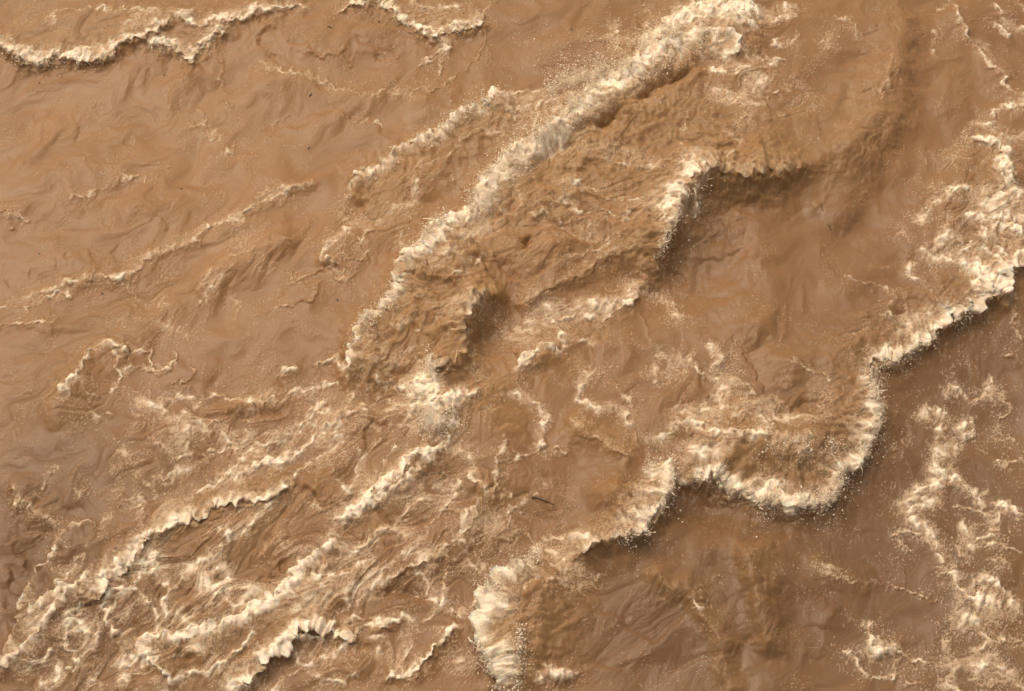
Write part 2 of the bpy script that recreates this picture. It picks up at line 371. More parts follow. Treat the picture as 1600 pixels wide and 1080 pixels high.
# ---- shelf lower edge and E
R(4, .10, 6, 26, 4, 5, .6, .8, "1000,382 985,390 960,396 935,406 918,420 900,430 880,438 860,450 842,460 822,470 804,474 800,482", own=.3)
R(4, .42, 34, 12, 6, 4, .8, 1.6, "655,582 668,570 692,569 702,560 716,552 720,540 716,524 722,504 732,486 746,470 760,460 778,453 796,444", own=.2, lean=.12)
for q in ("855,313 880,326 902,340 932,345 946,352 960,372", "888,290 920,302 936,304", "1000,330 980,352 960,345", "870,360 890,372 920,380 935,372", "820,345 850,335 872,350"): K(.03, 3, q, 1)
R(4, .14, 16, 10, 20, 16, 1.5, .6, "660,584 656,600 662,615 680,622 690,636 684,655 672,668 668,682", own=.25)
B(4, 672, 600, 16, 16, 0, 1.8, .05); B(4, 705, 640, 26, 16, -30, 1.7, .05); B(4, 675, 655, 16, 24, 0, 1.7, .04); B(4, 735, 628, 26, 8, -28, 1.2, .03); B(4, 700, 672, 24, 16, 10, 1.15, .03)
F(4, 4, 1.4, "632,606 642,620 656,632 664,650"); F(0, 9, .95, "690,680 705,692 715,712 735,716 738,735")
R(0, .09, 20, 7, 9, 6, 1.1, .6, "738,728 738,745 740,755 756,758 772,774 776,762 782,748", taper=.05); R(0, .08, 20, 8, 8, 5, .9, .5, "756,770 745,790 726,810 718,835 735,870")
# foam drift under E
B(0, 830, 510, 60, 26, -25, .85); B(0, 940, 478, 45, 11, -18, 1.05, .02); B(0, 990, 450, 13, 14, 0, 1.1, .02); R(0, .08, 8, 24, 5, 12, .95, .5, "1000,445 985,466 965,478 942,490 915,492 895,500"); F(0, 5, 1.1, "866,506 872,522 884,540")
R(0, .09, 10, 16, 5, 7, 1.5, .3, "800,572 812,572 822,558 838,548 860,541 872,548 888,540")
B(0, 912, 532, 18, 6, 0, 1.0, .01, .6); F(0, 9, .85, "1012,450 1034,456 1046,470 1060,492"); F(0, 4, .6, "1000,490 1012,510 1016,540 1024,560")
F(0, 9, 1.0, "800,614 818,622 832,632 846,640 852,655 848,672 850,690 846,702", solid=.5); F(0, 5, 1.0, "850,696 842,706 820,712 808,720"); B(0, 850, 696, 7, 6, 0, 1.3, .02, .8); F(0, 3, 1.0, "862,702 875,708 886,706")
F(0, 7, 1.05, "916,585 908,595 903,610 906,625 922,630", solid=.5); F(0, 8, .95, "922,630 945,642 965,640 980,650 987,662", solid=.3); F(0, 4, .7, "987,662 992,680 1000,700"); F(0, 4, .8, "960,600 975,618 992,622 985,632")
F(22, 10, 1.05, "1108,542 1122,562 1116,588 1126,604 1130,622 1124,640", solid=.4); F(22, 7, .9, "1050,556 1076,566 1100,582 1112,590"); F(22, 9, .95, "1094,632 1105,646 1124,636 1150,650"); F(22, 8, .9, "1020,572 1024,590 1022,604"); F(22, 5, .7, "1140,590 1160,600 1175,615"); B(22, 1030, 550, 26, 12, 20, .8)
# ---- 21
R(21, .13, 22, 15, 5, 4, .7, 1.0, "878,640 895,652 912,666 940,680 965,692 990,704 1008,712", own=.25, aer=1)
# ---- F: the surge front
R(5, .20, 60, 9, 14, 8, 1.2, .8, "1340,590 1355,568 1372,556 1395,550 1420,536 1440,520 1460,508 1474,498 1480,480 1500,484 1512,472 1526,474 1535,452 1552,444 1568,450 1572,436 1560,426 1580,410 1602,400 1640,385", own=.33, taper=.05)
R(5, .28, 100, 16, 11, 17, 1.5, 1.8, "1040,732 1060,726 1078,732 1096,724 1122,722 1150,738 1180,752 1205,758 1235,768 1270,764 1290,752 1300,722 1325,706 1342,682 1350,650 1348,620 1340,590 1352,572 1370,558", own=.28, taper=.08, lean=.4)
B(5, 1352, 608, 18, 34, 10, 1.3, .03); B(5, 1340, 676, 16, 26, 20, 1.15, .01); B(5, 1295, 735, 18, 26, 10, 1.15, .01); B(5, 1240, 700, 50, 20, 0, .72, .01); B(5, 1200, 755, 46, 9, 10, 1.1, .01); B(5, 1240, 660, 60, 8, 0, .9, .01); B(5, 1380, 556, 40, 12, -25, 1.2, .02); B(5, 1100, 712, 50, 14, 0, 1.0, .02)
K(.03, 6, "1195,652 1225,650 1245,642 1270,640 1295,648"); K(.03, 4, "1240,640 1262,632 1290,632")
F(0, 3, .9, "1226,574 1250,582 1275,587 1292,602")
R(5, .07, 14, 26, 12, 14, .95, .6, "1008,700 1014,686 1040,682 1052,666 1072,660 1092,666 1112,682 1150,690 1190,684 1220,670", own=.4)
F(0, 7, .8, "1060,640 1110,660 1170,655 1200,668"); B(0, 1160, 640, 60, 12, 0, .6)
F(5, 10, .95, "1190,768 1230,784 1290,778 1314,732 1348,706 1368,670 1380,628 1364,592 1388,566 1420,548"); F(0, 9, .9, "1030,800 1042,770 1050,750"); F(0, 8, .9, "770,985 755,960 765,930 790,905 820,885")
# the white blob on the right of the front
B(5, 1522, 430, 17, 13, 20, 1.9, .03, 1.0); F(5, 7, 1.6, "1525,436 1540,442 1556,446 1568,440 1568,426 1558,420", .02, .9); F(5, 4, 1.5, "1558,420 1575,412 1588,402 1602,402", .015, .9); B(5, 1520, 452, 9, 10, 0, 1.5, .015, .8)
R(0, .05, 20, 5, 5, 3, .8, .3, "1422,463 1405,466 1392,474 1386,482 1390,492"); B(0, 1385, 497, 14, 5, 0, 1.1, .01, .5)
# ---- F2
R(6, .30, 44, 13, 16, 16, 1.25, 1.4, "968,838 985,822 1002,806 1018,790 1022,772 1032,752 1034,738 1022,722 1008,712", own=.28, taper=.06)
R(6, .22, 13, 34, 8, 12, .9, 2.0, "1000,808 975,830 950,842 925,852 900,862 880,868", own=.3)
R(6, .28, 75, 12, 15, 14, 1.35, 3.5, "846,850 838,880 826,896 802,908 786,926 776,944 772,962 768,985 778,1005 786,1022 792,1042 800,1066 806,1100", own=.25, lean=.6, taper=.06)
B(6, 790, 950, 16, 30, 15, 1.25, .02); B(6, 800, 1035, 16, 34, -5, 1.35, .02); B(6, 1015, 745, 14, 24, 0, 1.3, .04); B(6, 1010, 780, 14, 24, 20, 1.25, .03); B(6, 985, 815, 26, 10, -30, 1.2, .03); F(0, 9, 1.0, "802,905 826,894 840,880 846,862 862,842 882,842 905,848 930,848"); F(0, 9, .9, "845,850 860,865 880,880")
R(0, .12, 16, 20, 2, 5, .5, 1.6, "905,882 920,876 932,864 940,848 948,832"); F(6, 3, 1.4, "770,978 755,974 742,976"); F(6, 3, 1.4, "776,1002 766,1008 760,1016")
F(0, 4, .8, "885,918 895,925 915,915 925,905 940,900")
R(0, .10, 40, 26, 3, 3, .4, 2.2, "985,815 930,850 880,890 850,930 840,980 850,1040", aer=.9)
F(0, 6, .9, "860,880 880,895 910,890"); F(0, 5, .85, "820,930 850,915 890,915")
B(0, 878, 1055, 22, 8, 0, 1.4, .06, .9); F(0, 5, 1.1, "855,1036 862,1048 868,1056", .03, .6); B(0, 850, 1062, 20, 10, 0, .9, .03)
# shaded water and ridges under F2
R(20, .17, 30, 19, 4, 3, .36, 1.2, "990,888 1012,890 1028,898 1036,910 1050,920 1074,920 1086,936 1096,956 1112,976 1124,996 1130,1030 1136,1060 1140,1100", own=.25, aer=.9, lean=0.0)
F(0, 3, 1.0, "1084,932 1088,948 1098,952")
R(0, .08, 18, 12, 0.1, 0.1, 0, .8, "1172,830 1150,846 1130,856 1100,862 1080,868"); R(0, .17, 34, 18, 0.1, 0.1, 0, 1.2, "1150,845 1170,870 1182,905 1190,950 1200,985 1195,1030", aer=.8)
for q in ("1050,1050 1078,1032 1110,1024 1132,1030 1138,1050", "915,964 945,956 970,964 985,976", "905,1045 935,1035 975,1042 1000,1030", "860,990 890,970 905,960", "960,975 1000,985 1020,1000 1050,980 1072,950", "1060,960 1080,945", "1120,990 1150,1000 1180,998", "1010,930 1040,935"): K(.014, 4, q, 1)
for q in ("1350,860 1370,875 1382,890", "1240,965 1280,975 1330,985", "1255,1020 1275,1025 1290,1022", "1390,780 1360,770 1340,772", "1500,690 1530,670 1545,668", "1300,600 1330,612", "1400,1005 1420,1000 1450,1003", "1440,700 1420,690 1400,670"): K(.006, 3, q, -1)
R(0, .05, 20, 10, 0.1, 0.1, 0, .4, "1200,890 1230,910 1270,930 1300,960 1320,970")
# ---- J, top-left
R(7, .13, 30, 5, 13, 5, 1.2, .4, "-30,60 0,68 18,80 35,90 60,94 84,92 96,87 112,88 128,92 150,92 168,88 176,78 192,70 212,62 238,56 262,44 280,40", own=.22, taper=.04)
R(7, .09, 24, 5, 9, 5, 1.15, .3, "228,80 242,74 262,73 282,80 296,97 300,84 318,76 330,64 345,54 366,46", own=.22)
R(7, .08, 24, 5, 12, 4, 1.05, .3, "268,22 285,24 292,38 302,46 320,44 336,36 362,36 385,28 402,20 425,20 452,13 478,12 492,22", own=.25)
F(0, 4, 1.0, "75,33 96,22 130,20 166,22 176,30 200,27 224,27 250,22", solid=.3); F(0, 7, .8, "200,60 222,40 250,28"); B(0, 285, 30, 20, 12, 0, 1.0, .02); B(0, 80, 42, 12, 8, 0, .8)
B(0, 50, 86, 40, 7, 8, 1.1); B(0, 140, 85, 34, 8, -6, 1.15)
R(0, .05, 24, 3, 2, 2, .3, .2, "300,97 298,112 282,130 272,146 270,165 264,182 256,200 250,215", lean=.2)
for q in ("74,158 80,170 72,192 68,212 68,236", "112,165 115,188 122,200 119,215 112,228", "152,162 151,176", "52,182 65,180", "8,236 24,250 60,256 108,250", "145,256 175,256 198,244 208,232", "170,200 190,194 205,190 240,190", "215,118 220,122", "235,120 233,100", "190,225 212,226", "55,90 58,105 56,115", "95,90 98,98"): K(.006, 3.2, q, 1)
B(0, 335, 212, 22, 20, 20, .75); B(0, 358, 236, 12, 8, 0, .95, .01, .3); B(0, 316, 174, 7, 7, 0, .9); F(0, 3, .9, "345,160 358,164 368,168"); F(0, 4, .75, "300,195 310,200 318,190 325,215 335,205"); F(0, 3, .8, "225,258 245,254 258,252"); F(0, 3, .7, "340,95 350,105 345,125 350,145")
# ---- K, top middle
R(13, .12, 24, 6, 10, 5, 1.15, .4, "528,24 540,12 562,7 590,4 606,8 624,22 640,33 656,42 670,48 686,49 706,44 730,39 748,36 753,24 744,10", own=.25)
F(0, 5, 1.0, "638,0 660,10 680,14 700,10 715,8"); F(0, 6, .8, "740,35 756,28 762,12 770,0")
for q in ("544,66 555,50 576,42 600,43 640,48 668,50 680,62", "550,66 580,76 612,80 636,79", "585,96 610,88 628,86", "440,48 422,52 411,64 408,80", "484,172 520,170 560,184 582,185 596,198 600,220", "400,42 420,36 440,26", "428,96 432,88", "450,70 470,72 482,66", "530,85 545,98"): K(.018, 3.4, q, 1)
R(0, .05, 30, 5, 3, 2, .3, .2, "700,150 680,156 640,150 610,153 580,156 555,150 540,146 510,148 490,140 470,128 440,118 420,110 404,98 400,85", lean=.2)
F(0, 5, .85, "408,98 430,110 452,117 480,122 505,130 528,138 548,142 562,148 586,156 610,148 640,145"); F(0, 3, .8, "640,148 680,138 700,130 740,95 752,70 756,50"); F(0, 4, .6, "480,80 500,90 530,98 545,110"); F(0, 3, .85, "522,170 542,180 562,183 584,186 597,200")
B(0, 700, 72, 13, 11, 0, 1.1, .015); F(0, 5, .95, "654,112 668,98 684,86 700,76"); F(0, 3, .9, "700,84 692,92 686,108"); F(0, 2.5, .7, "402,200 430,190 450,176"); F(0, 2.5, .7, "410,216 440,212"); B(0, 835, 68, 30, 8, 10, .5)
# ---- left side folds
F(0, 3, .85, "110,312 150,302 172,292 196,279 222,274 226,280"); B(0, 24, 344, 20, 8, 15, .8); B(0, 18, 362, 5, 3, 0, 1.2, .01, .7); F(0, 5, .8, "0,335 20,343 42,350"); B(0, 160, 274, 4, 2, 0, 1.0)
R(0, .055, 20, 10, 9, 6, .85, .3, "0,470 36,465 56,455 85,454 102,443 130,440 146,426 166,432 190,434 210,422 236,400 268,382 300,374 322,352 350,346 372,334 402,320 430,303 470,292 520,280")
F(0, 6, .95, "130,440 148,426 168,434 190,436 212,420"); F(0, 4, 1.0, "0,482 38,478 60,474 90,464 116,462", solid=.3); F(0, 5, .85, "268,384 290,376 312,378"); F(0, 5, .8, "340,350 362,346 380,338"); F(0, 4, .9, "400,310 412,303 440,297 470,290 486,286")
R(0, .035, 16, 5, 3, 3, .9, .2, "-60,515 0,510 14,508 24,505 60,505 80,507 104,500", lean=.2)
R(0, .08, 14, 12, 4, 5, .6, .4, "296,455 306,446 320,434 332,420 346,410 372,396 404,384 440,376 470,372")
F(0, 4, .8, "365,420 352,430 345,442 325,458 315,472"); F(0, 5, .75, "320,460 328,480 322,490"); F(0, 5, .75, "370,470 368,490 362,505"); B(0, 262, 510, 34, 14, 20, .7); B(0, 333, 452, 5, 3, 0, 1.1); F(0, 3, .75, "205,432 203,455 208,470")
for q in ("90,398 90,415 94,430 118,434 122,436", "136,390 144,405 142,420", "0,376 30,378 60,383", "212,326 235,332 255,345 266,358 252,374", "108,330 120,324 148,320", "104,395 110,405", "190,380 175,400 205,412", "60,430 64,445", "48,420 46,440", "10,435 15,450", "160,343 172,358 178,366", "225,445 260,435 300,428"): K(.007, 2.6, q, 1)
R(0, .05, 22, 16, 1, 1, .2, .5, "190,540 215,515 240,495 262,478 290,460")
F(0, 3, .7, "430,466 458,445 490,430 540,420"); F(0, 4, .6, "400,425 440,420 460,440"); F(0, 4, .6, "400,500 440,480 485,470 500,450")
# ---- 14
R(14, .13, 20, 22, 9, 7, 1.0, .9, "104,628 104,616 112,604 124,598 134,584 140,570 148,552 164,545 182,549 200,556 208,546", own=.25)
F(0, 5, 1.1, "178,566 186,578 196,588 188,600 176,612"); F(0, 4, 1.0, "196,588 215,576 236,576 246,570"); B(0, 258, 577, 14, 7, -20, 1.1, .015, .3); F(0, 4, 1.0, "206,552 226,552 236,566 246,582"); F(0, 3.5, 1.0, "268,545 272,560 268,578"); B(0, 298, 555, 5, 9, 0, 1.0); F(0, 3, .85, "302,570 304,584 285,594 265,602"); B(0, 105, 618, 8, 12, 0, 1.1, .015); F(0, 4, .85, "118,600 132,598 132,612 140,622 168,624")
R(0, .05, 16, 12, 0.1, 0.1, 0, .3, "150,552 128,575 110,600 92,640 80,680", aer=.3)
F(23, 9, 1.0, "220,632 240,636 262,622 292,616 312,628", solid=.25); F(23, 6, .9, "225,640 236,632 250,645"); F(23, 6, .85, "280,660 300,645 318,628"); F(0, 4, .9, "312,628 345,616 352,622 400,624 430,618"); B(0, 152, 655, 14, 10, 20, .95); B(0, 170, 646, 7, 4, 0, .95); B(0, 215, 656, 8, 4, 0, .95); B(0, 194, 713, 12, 11, 30, 1.05, .01); F(0, 5, .95, "236,688 252,698 272,706"); B(0, 130, 675, 5, 3, 0, .9); B(0, 90, 735, 9, 7, 30, .85)
F(0, 4, 1.0, "67,757 74,748 82,742", solid=.4); B(0, 122, 770, 6, 14, 15, .9); F(0, 4, 1.0, "270,722 290,714 320,710 345,705"); F(0, 7, .95, "292,712 298,690 296,672 318,666", solid=.2); F(0, 3, .9, "320,662 345,660 355,664")
F(0, 5, .95, "350,680 365,695 378,706"); B(0, 213, 790, 10, 5, -10, 1.0, .01); F(0, 5, .75, "165,810 195,782 230,790 215,808"); F(0, 3, .75, "240,755 246,770 242,785"); F(0, 4, .7, "155,745 190,732 230,722")
K(.03, 4, "370,655 390,655 410,648 440,645", 1); R(0, .05, 20, 8, 3, 3, .7, .4, "340,640 370,628 400,622 440,620 460,612")
for q in ("16,630 20,650 26,675 35,690", "60,610 45,620 20,628 0,626", "56,585 75,590 95,585", "95,590 70,600", "130,640 150,660 165,672", "85,702 98,706", "100,716 112,718"): K(.006, 3, q, 1)
R(0, .09, 20, 12, 8, 6, .8, .8, "10,745 22,760 34,778 52,788 62,800 78,812 88,828"); F(0, 5, .9, "28,786 40,792 50,800"); K(.05, 5, "58,775 56,795 62,805")
# ---- H / 9
R(9, .13, 10, 28, 5, 10, 1.0, .7, "40,975 60,955 90,930 120,912"  , own=.3)
R(9, .16, 10, 34, 4, 12, .95, .8, "216,856 222,840 242,832 262,820 280,812 300,800 318,800 330,788 350,780 376,778 402,776 432,765 452,752 468,744", own=.25, taper=.05) if False else None
R(9, .17, 34, 10, 15, 6, 1.15, .8, "560,668 545,690 505,676 485,700 470,718 455,744 430,764 402,776 376,778 350,782 330,790 318,800 298,802 278,812 262,822 240,830 222,838 214,852 200,866 182,882 176,896 160,906 152,926 136,938 120,950" if False else "120,950 136,938 152,926 160,906 176,896 182,882 200,866 214,852 222,838 240,830 262,822 278,812 298,802 318,800 330,790 350,782 376,778 402,776 430,764 452,750 470,742", own=.25, taper=.05)
F(9, 6, 1.2, "206,852 214,846 222,838", .02, .5); F(9, 5, 1.2, "158,908 166,900 176,894", .02, .5); B(9, 375, 742, 26, 16, -35, 1.1, .02); B(9, 430, 718, 34, 10, -5, 1.2, .025, .3); F(9, 8, 1.1, "300,776 322,762 345,748 365,730 385,712 402,704"); F(0, 8, 1.1, "402,732 420,724 450,722 468,706 486,690 505,674", solid=.3); F(0, 6, 1.0, "385,690 400,694 425,694 440,690 445,682 465,676 470,660 485,640 500,625"); F(0, 5, .95, "352,716 362,706 375,700 400,700")
F(0, 6, 1.0, "455,612 462,600 475,606 490,600 505,596 528,600"); F(0, 7, .9, "485,658 492,644 508,640 520,650"); B(0, 450, 580, 13, 5, -8, 1.4, .025, 1.0); F(0, 5, 1.25, "496,570 512,564 526,563 534,572 544,580", .02, .7); F(0, 5, 1.15, "510,664 526,658 534,652 548,652 560,645 576,644", .03, .6); F(0, 5, .9, "550,612 546,632 534,648 530,668 528,682"); B(0, 568, 575, 22, 12, 0, .5)
R(0, .08, 20, 10, 8, 6, .9, .7, "562,545 564,560 552,574 548,592 555,608", own=.3); F(0, 4, .8, "640,605 620,600 600,592 625,598")
F(0, 5, .8, "600,660 625,640 660,642"); F(0, 7, .75, "590,645 620,650 655,648"); F(0, 4, .85, "595,690 578,702 562,722 558,750 552,765"); B(0, 546, 770, 6, 8, -20, 1.3, .02, .7); F(0, 4, .8, "505,705 520,730 538,760"); F(0, 3, .95, "625,676 640,670 655,672"); F(0, 4, .8, "548,690 562,715"); F(0, 6, .85, "480,785 495,795 508,810")
# ---- G / 8
R(8, .12, 16, 20, 13, 15, 1.25, .3, "690,700 682,706 672,712 658,716 640,716 630,726 624,738 612,748 602,756 586,764 574,774 566,786 552,796 536,806 522,814", own=.2)
F(8, 9, 1.4, "692,702 676,712 656,720 638,720 630,735 612,750 598,758 580,768", .03, .7); F(8, 8, 1.3, "650,740 640,755 620,762 600,772 585,785 565,790 545,800 530,812", .02, .5); B(8, 540, 815, 22, 7, -10, 1.4, .02, .9)
R(8, .10, 26, 9, 18, 8, 1.25, .5, "520,820 515,845 500,865 482,880 466,892 456,910 440,928 422,944 404,954 380,968 352,978 320,985 305,992 290,997 250,1000 238,994", own=.3)
B(0, 500, 900, 40, 14, -40, 1.0, .01); B(0, 560, 860, 60, 12, -30, .85); B(0, 470, 950, 50, 16, -30, .9); F(0, 5, 1.0, "490,940 500,925 515,912 540,900 560,885"); F(0, 4, .9, "530,905 560,890 575,880"); F(0, 6, .8, "600,830 640,815 680,800 715,780")
R(0, .09, 26, 9, 6, 4, .8, .9, "570,928 585,918 602,910 612,905 626,890 650,880 676,866 700,848 722,835 745,800 760,785"); K(.06, 8, "585,935 620,925 660,930 690,935"); F(0, 5, .95, "654,896 664,908 668,925 674,940"); F(0, 5, .9, "720,846 728,862 736,880 752,896"); F(0, 4, .8, "740,850 745,870 760,890"); B(0, 770, 900, 20, 14, 30, .7)
# ---- bottom crests
R(19, .16, 24, 9, 12, 6, 1.3, .8, "580,985 570,990 562,984 552,990 546,994 535,986 520,978 505,974 482,972 462,978 452,990 446,1004 438,1012 420,1022 404,1030 396,1045 380,1056 366,1072" if False else "360,1080 378,1058 394,1046 404,1030 420,1022 438,1012 446,1002 452,988 464,978 482,972 505,973 522,977 535,986 546,992 556,986 570,990", own=.22, taper=.05, lean=.5)
F(19, 6, 1.5, "452,990 462,979 480,973 500,972 525,974", .03, .9); F(19, 5, 1.5, "442,1006 452,1003 470,1001 488,1000 500,1004", .03, .9); F(19, 5, 1.4, "400,1026 412,1022 430,1014 440,1006", .03, .6); F(0, 9, 1.1, "540,978 560,965 572,974 590,968"); R(0, .07, 20, 8, 8, 5, 1.2, .3, "570,962 584,968 600,974 622,972 640,966"); F(0, 6, 1.2, "605,972 622,970 640,964", .02, .5); F(0, 7, .85, "545,950 540,930 550,925 580,925")
F(0, 5, 1.1, "522,1012 524,1030 520,1045 525,1055"); R(0, .08, 18, 8, 7, 5, 1.25, .4, "600,1074 604,1058 620,1053 642,1054 654,1034 668,1020 682,1008 700,990 714,980 730,976"); F(0, 5, 1.0, "664,972 676,958 688,946 702,948 705,960"); B(0, 715, 1040, 28, 16, 0, .95); B(0, 590, 1000, 18, 8, 0, 1.05); B(0, 592, 1025, 14, 12, 0, 1.0); B(0, 375, 1065, 30, 16, -30, 1.3, .02)
# ---- L / 10
R(10, .13, 40, 7, 5, 4, .9, .5, "160,812 132,820 112,826 96,840 88,860 78,880 64,888 54,906 44,922 42,940 36,955 38,975 20,1000 6,1025 -4,1038 -20,1060", own=.3, taper=.04, lean=.4)
R(10, .10, 24, 14, 8, 7, 1.0, .6, "150,885 125,915 104,935 86,955 70,984 50,1004 30,1022 12,1038 0,1046 -20,1070", own=.3)
B(0, 55, 1042, 34, 10, -20, .95); F(12, 6, 1.05, "98,1012 82,1020 70,1034 52,1040"); F(12, 5, 1.0, "100,1014 112,1022 124,1034 138,1020 150,1006 155,998"); F(12, 5, 1.0, "126,940 124,958 126,978 138,990 160,992"); F(12, 6, .95, "112,962 106,985 102,1008"); F(12, 8, 1.05, "92,1040 96,1058 80,1068 68,1064")
F(12, 9, 1.1, "190,884 212,882 238,884 246,872", solid=.3); F(12, 8, 1.1, "238,884 246,902 262,918 258,940 262,960", solid=.2); F(12, 8, 1.15, "168,925 182,932 196,924 212,922 224,932 234,944", solid=.4); F(12, 8, 1.0, "172,935 164,950 168,968 180,986"); F(12, 8, 1.05, "234,944 244,962 246,982 236,1000", solid=.2); F(12, 6, .95, "178,988 200,986"); F(12, 5, .95, "190,905 196,916")
F(12, 7, 1.05, "262,930 282,906 306,884 328,870 350,862 358,845 348,832"); F(12, 8, 1.0, "330,870 345,885 352,900 345,920"); F(12, 6, .9, "262,955 285,970 300,985"); B(12, 335, 885, 26, 16, -30, .95); F(0, 6, .9, "345,930 360,945 385,955"); B(12, 245, 1000, 40, 14, -10, 1.05)
R(0, .12, 8, 26, 5, 8, 1.3, .5, "276,1074 262,1058 246,1040 230,1030 222,1018 228,1004 250,996 280,990", taper=.08); F(12, 6, 1.5, "222,1012 224,1022 236,1034 250,1044 262,1058", .03, .8); F(12, 6, 1.3, "288,990 302,988 318,990 322,982", .02, .8); F(0, 6, 1.2, "275,1066 300,1056 325,1050 350,1042 368,1025 392,1008 405,1000", .02, .4); B(12, 195, 1060, 18, 10, -40, 1.2, .02); F(12, 6, 1.15, "188,1045 200,1030 212,1022"); F(0, 4, .9, "110,1048 130,1045 142,1042 145,1060"); F(0, 6, 1.0, "305,1000 322,1012 330,985")
K(.05, 8, "280,1022 295,1030 310,1030", 0); K(.04, 5, "290,960 310,965 330,958"); K(.04, 3, "215,845 208,858 195,880 172,912", 0)
for q in ("0,850 30,835 60,828 85,832", "5,880 20,900 10,920", "0,945 20,950 40,948", "30,880 45,890", "10,985 25,978 35,970", "15,860 40,866"): K(.022, 3.5, q, 1)
for q in ("405,870 412,855 430,845", "440,880 446,895 455,905", "420,900 440,912 452,918", "500,790 480,770 470,765", "600,860 640,850", "700,900 690,880 660,875"): K(.03, 3, q, 1)
# ---- right edge
R(15, .07, 10, 12, 6, 5, .9, .3, "1488,-10 1496,20 1504,44 1512,60 1530,78 1546,100 1560,112 1568,118 1570,130 1590,144 1604,156 1640,180", own=.3)
F(15, 4, 1.05, "1502,44 1508,60"); F(0, 7, 1.0, "1553,40 1564,46 1575,54"); F(0, 5, .9, "1556,5 1565,20 1572,35 1600,45"); F(0, 5, 1.0, "1590,0 1600,12"); B(0, 1540, 75, 12, 20, -30, .7); B(0, 1460, 82, 8, 14, 0, 1.0, .015); B(0, 1458, 52, 10, 7, 0, .75); F(0, 5, .8, "1466,16 1480,6 1485,-5")
R(15, .11, 14, 22, 8, 9, 1.15, .6, "1604,296 1586,282 1572,262 1572,245 1560,226 1545,216 1524,208 1506,198", own=.25); F(15, 8, 1.35, "1550,218 1565,226 1573,240 1560,256 1562,270", .03, .7); F(0, 5, 1.0, "1604,166 1580,166 1562,172 1554,180"); F(0, 6, .95, "1570,222 1590,214 1604,210"); B(15, 1540, 195, 30, 8, 20, 1.0)
B(0, 1382, 140, 10, 18, 20, .8); F(0, 3, .75, "1388,80 1386,110 1380,135 1370,160"); B(0, 1230, 12, 14, 12, 0, 1.0, .01); F(0, 6, 1.0, "1236,18 1244,28 1216,34 1202,38"); F(0, 5, .8, "1300,25 1320,30 1338,40 1342,55"); F(0, 6, 1.15, "1200,112 1212,98 1222,92"); F(0, 5, 1.0, "1210,66 1220,74 1240,66 1246,56"); B(0, 1290, 65, 24, 16, 0, .6); B(0, 1190, 130, 24, 16, 20, .75)
# ---- 18 smooth swell
R(18, .19, 55, 26, .1, .1, 0, .15, "1402,-20 1405,40 1410,80 1410,120 1404,160 1394,186 1380,206 1366,226 1352,240 1342,256 1332,280 1326,305 1320,325 1316,345 1316,360" if False else "1316,362 1316,345 1320,325 1326,305 1332,280 1342,256 1354,238 1368,220 1386,200 1400,176 1408,140 1412,100 1408,50 1402,-20", own=.3, lean=.25, aer=.15) 
M(1400, 130, 30, 120, 5, .05); R(0, .03, 30, 30, .1, .1, 0, .3, "1195,330 1190,370 1182,400 1184,430 1200,470 1215,500 1225,540"); R(0, .05, 26, 16, .1, .1, .0, .6, "1150,450 1170,500 1200,540 1225,575 1260,600", aer=.2)
R(0, .05, 22, 16, .1, .1, 0, .1, "1480,0 1490,60 1500,110 1496,150 1510,175"); 
for q in ("1210,347 1240,340 1265,322 1285,300 1310,282", "1300,300 1275,330", "1180,422 1190,400 1192,380", "1290,400 1305,420 1325,435", "1320,370 1340,385 1370,405"): K(.006, 3, q, 1)
for h_, q in ((.05, "1170,300 1185,360 1190,420 1205,490 1245,560 1300,600"), (.045, "1120,420 1150,470 1190,540 1250,600 1320,640"), (.04, "1450,130 1430,210 1410,300 1370,380 1330,450 1310,520"), (.035, "1500,170 1490,260 1450,340 1400,410"), (.03, "1260,290 1280,360 1290,430 1330,500"), (.04, "1420,0 1450,60 1460,140 1490,200")):
    R(0, h_, 34, 22, .1, .1, 0, .08, q, aer=.12, taper=.3)
# ---- 16 foam above the front
F(16, 7, 1.1, "1440,342 1450,325 1464,316 1478,310 1490,302 1500,298"); B(16, 1506, 302, 9, 10, 0, 1.25, .03, .3); F(16, 9, 1.1, "1565,270 1572,285 1585,300 1602,305"); B(16, 1560, 312, 14, 5, 0, 1.3, .02, .8); F(16, 9, 1.15, "1510,345 1530,340 1548,350 1575,348 1604,345"); F(16, 9, 1.2, "1548,372 1562,360 1578,362 1582,372"); F(16, 7, 1.2, "1466,384 1476,370 1480,364 1486,374 1502,382", .02, .5); F(16, 7, 1.1, "1500,400 1520,388 1540,400 1550,412"); F(16, 8, 1.1, "1442,392 1456,402 1480,408 1500,414 1512,428"); F(16, 5, 1.0, "1440,350 1442,340"); B(16, 1560, 330, 50, 60, 0, .9, .02); F(16, 6, 1.1, "1530,365 1545,385 1562,400 1560,415")
F(0, 7, 1.05, "1428,412 1420,420 1428,432 1438,440", .015, .4); F(0, 4, .8, "1325,430 1350,440 1380,448 1400,460"); F(0, 4, .85, "1408,362 1420,368 1420,380"); B(0, 1370, 415, 16, 6, 0, .8); B(0, 1430, 505, 40, 16, -20, .95); B(0, 1340, 500, 30, 10, 0, .6)
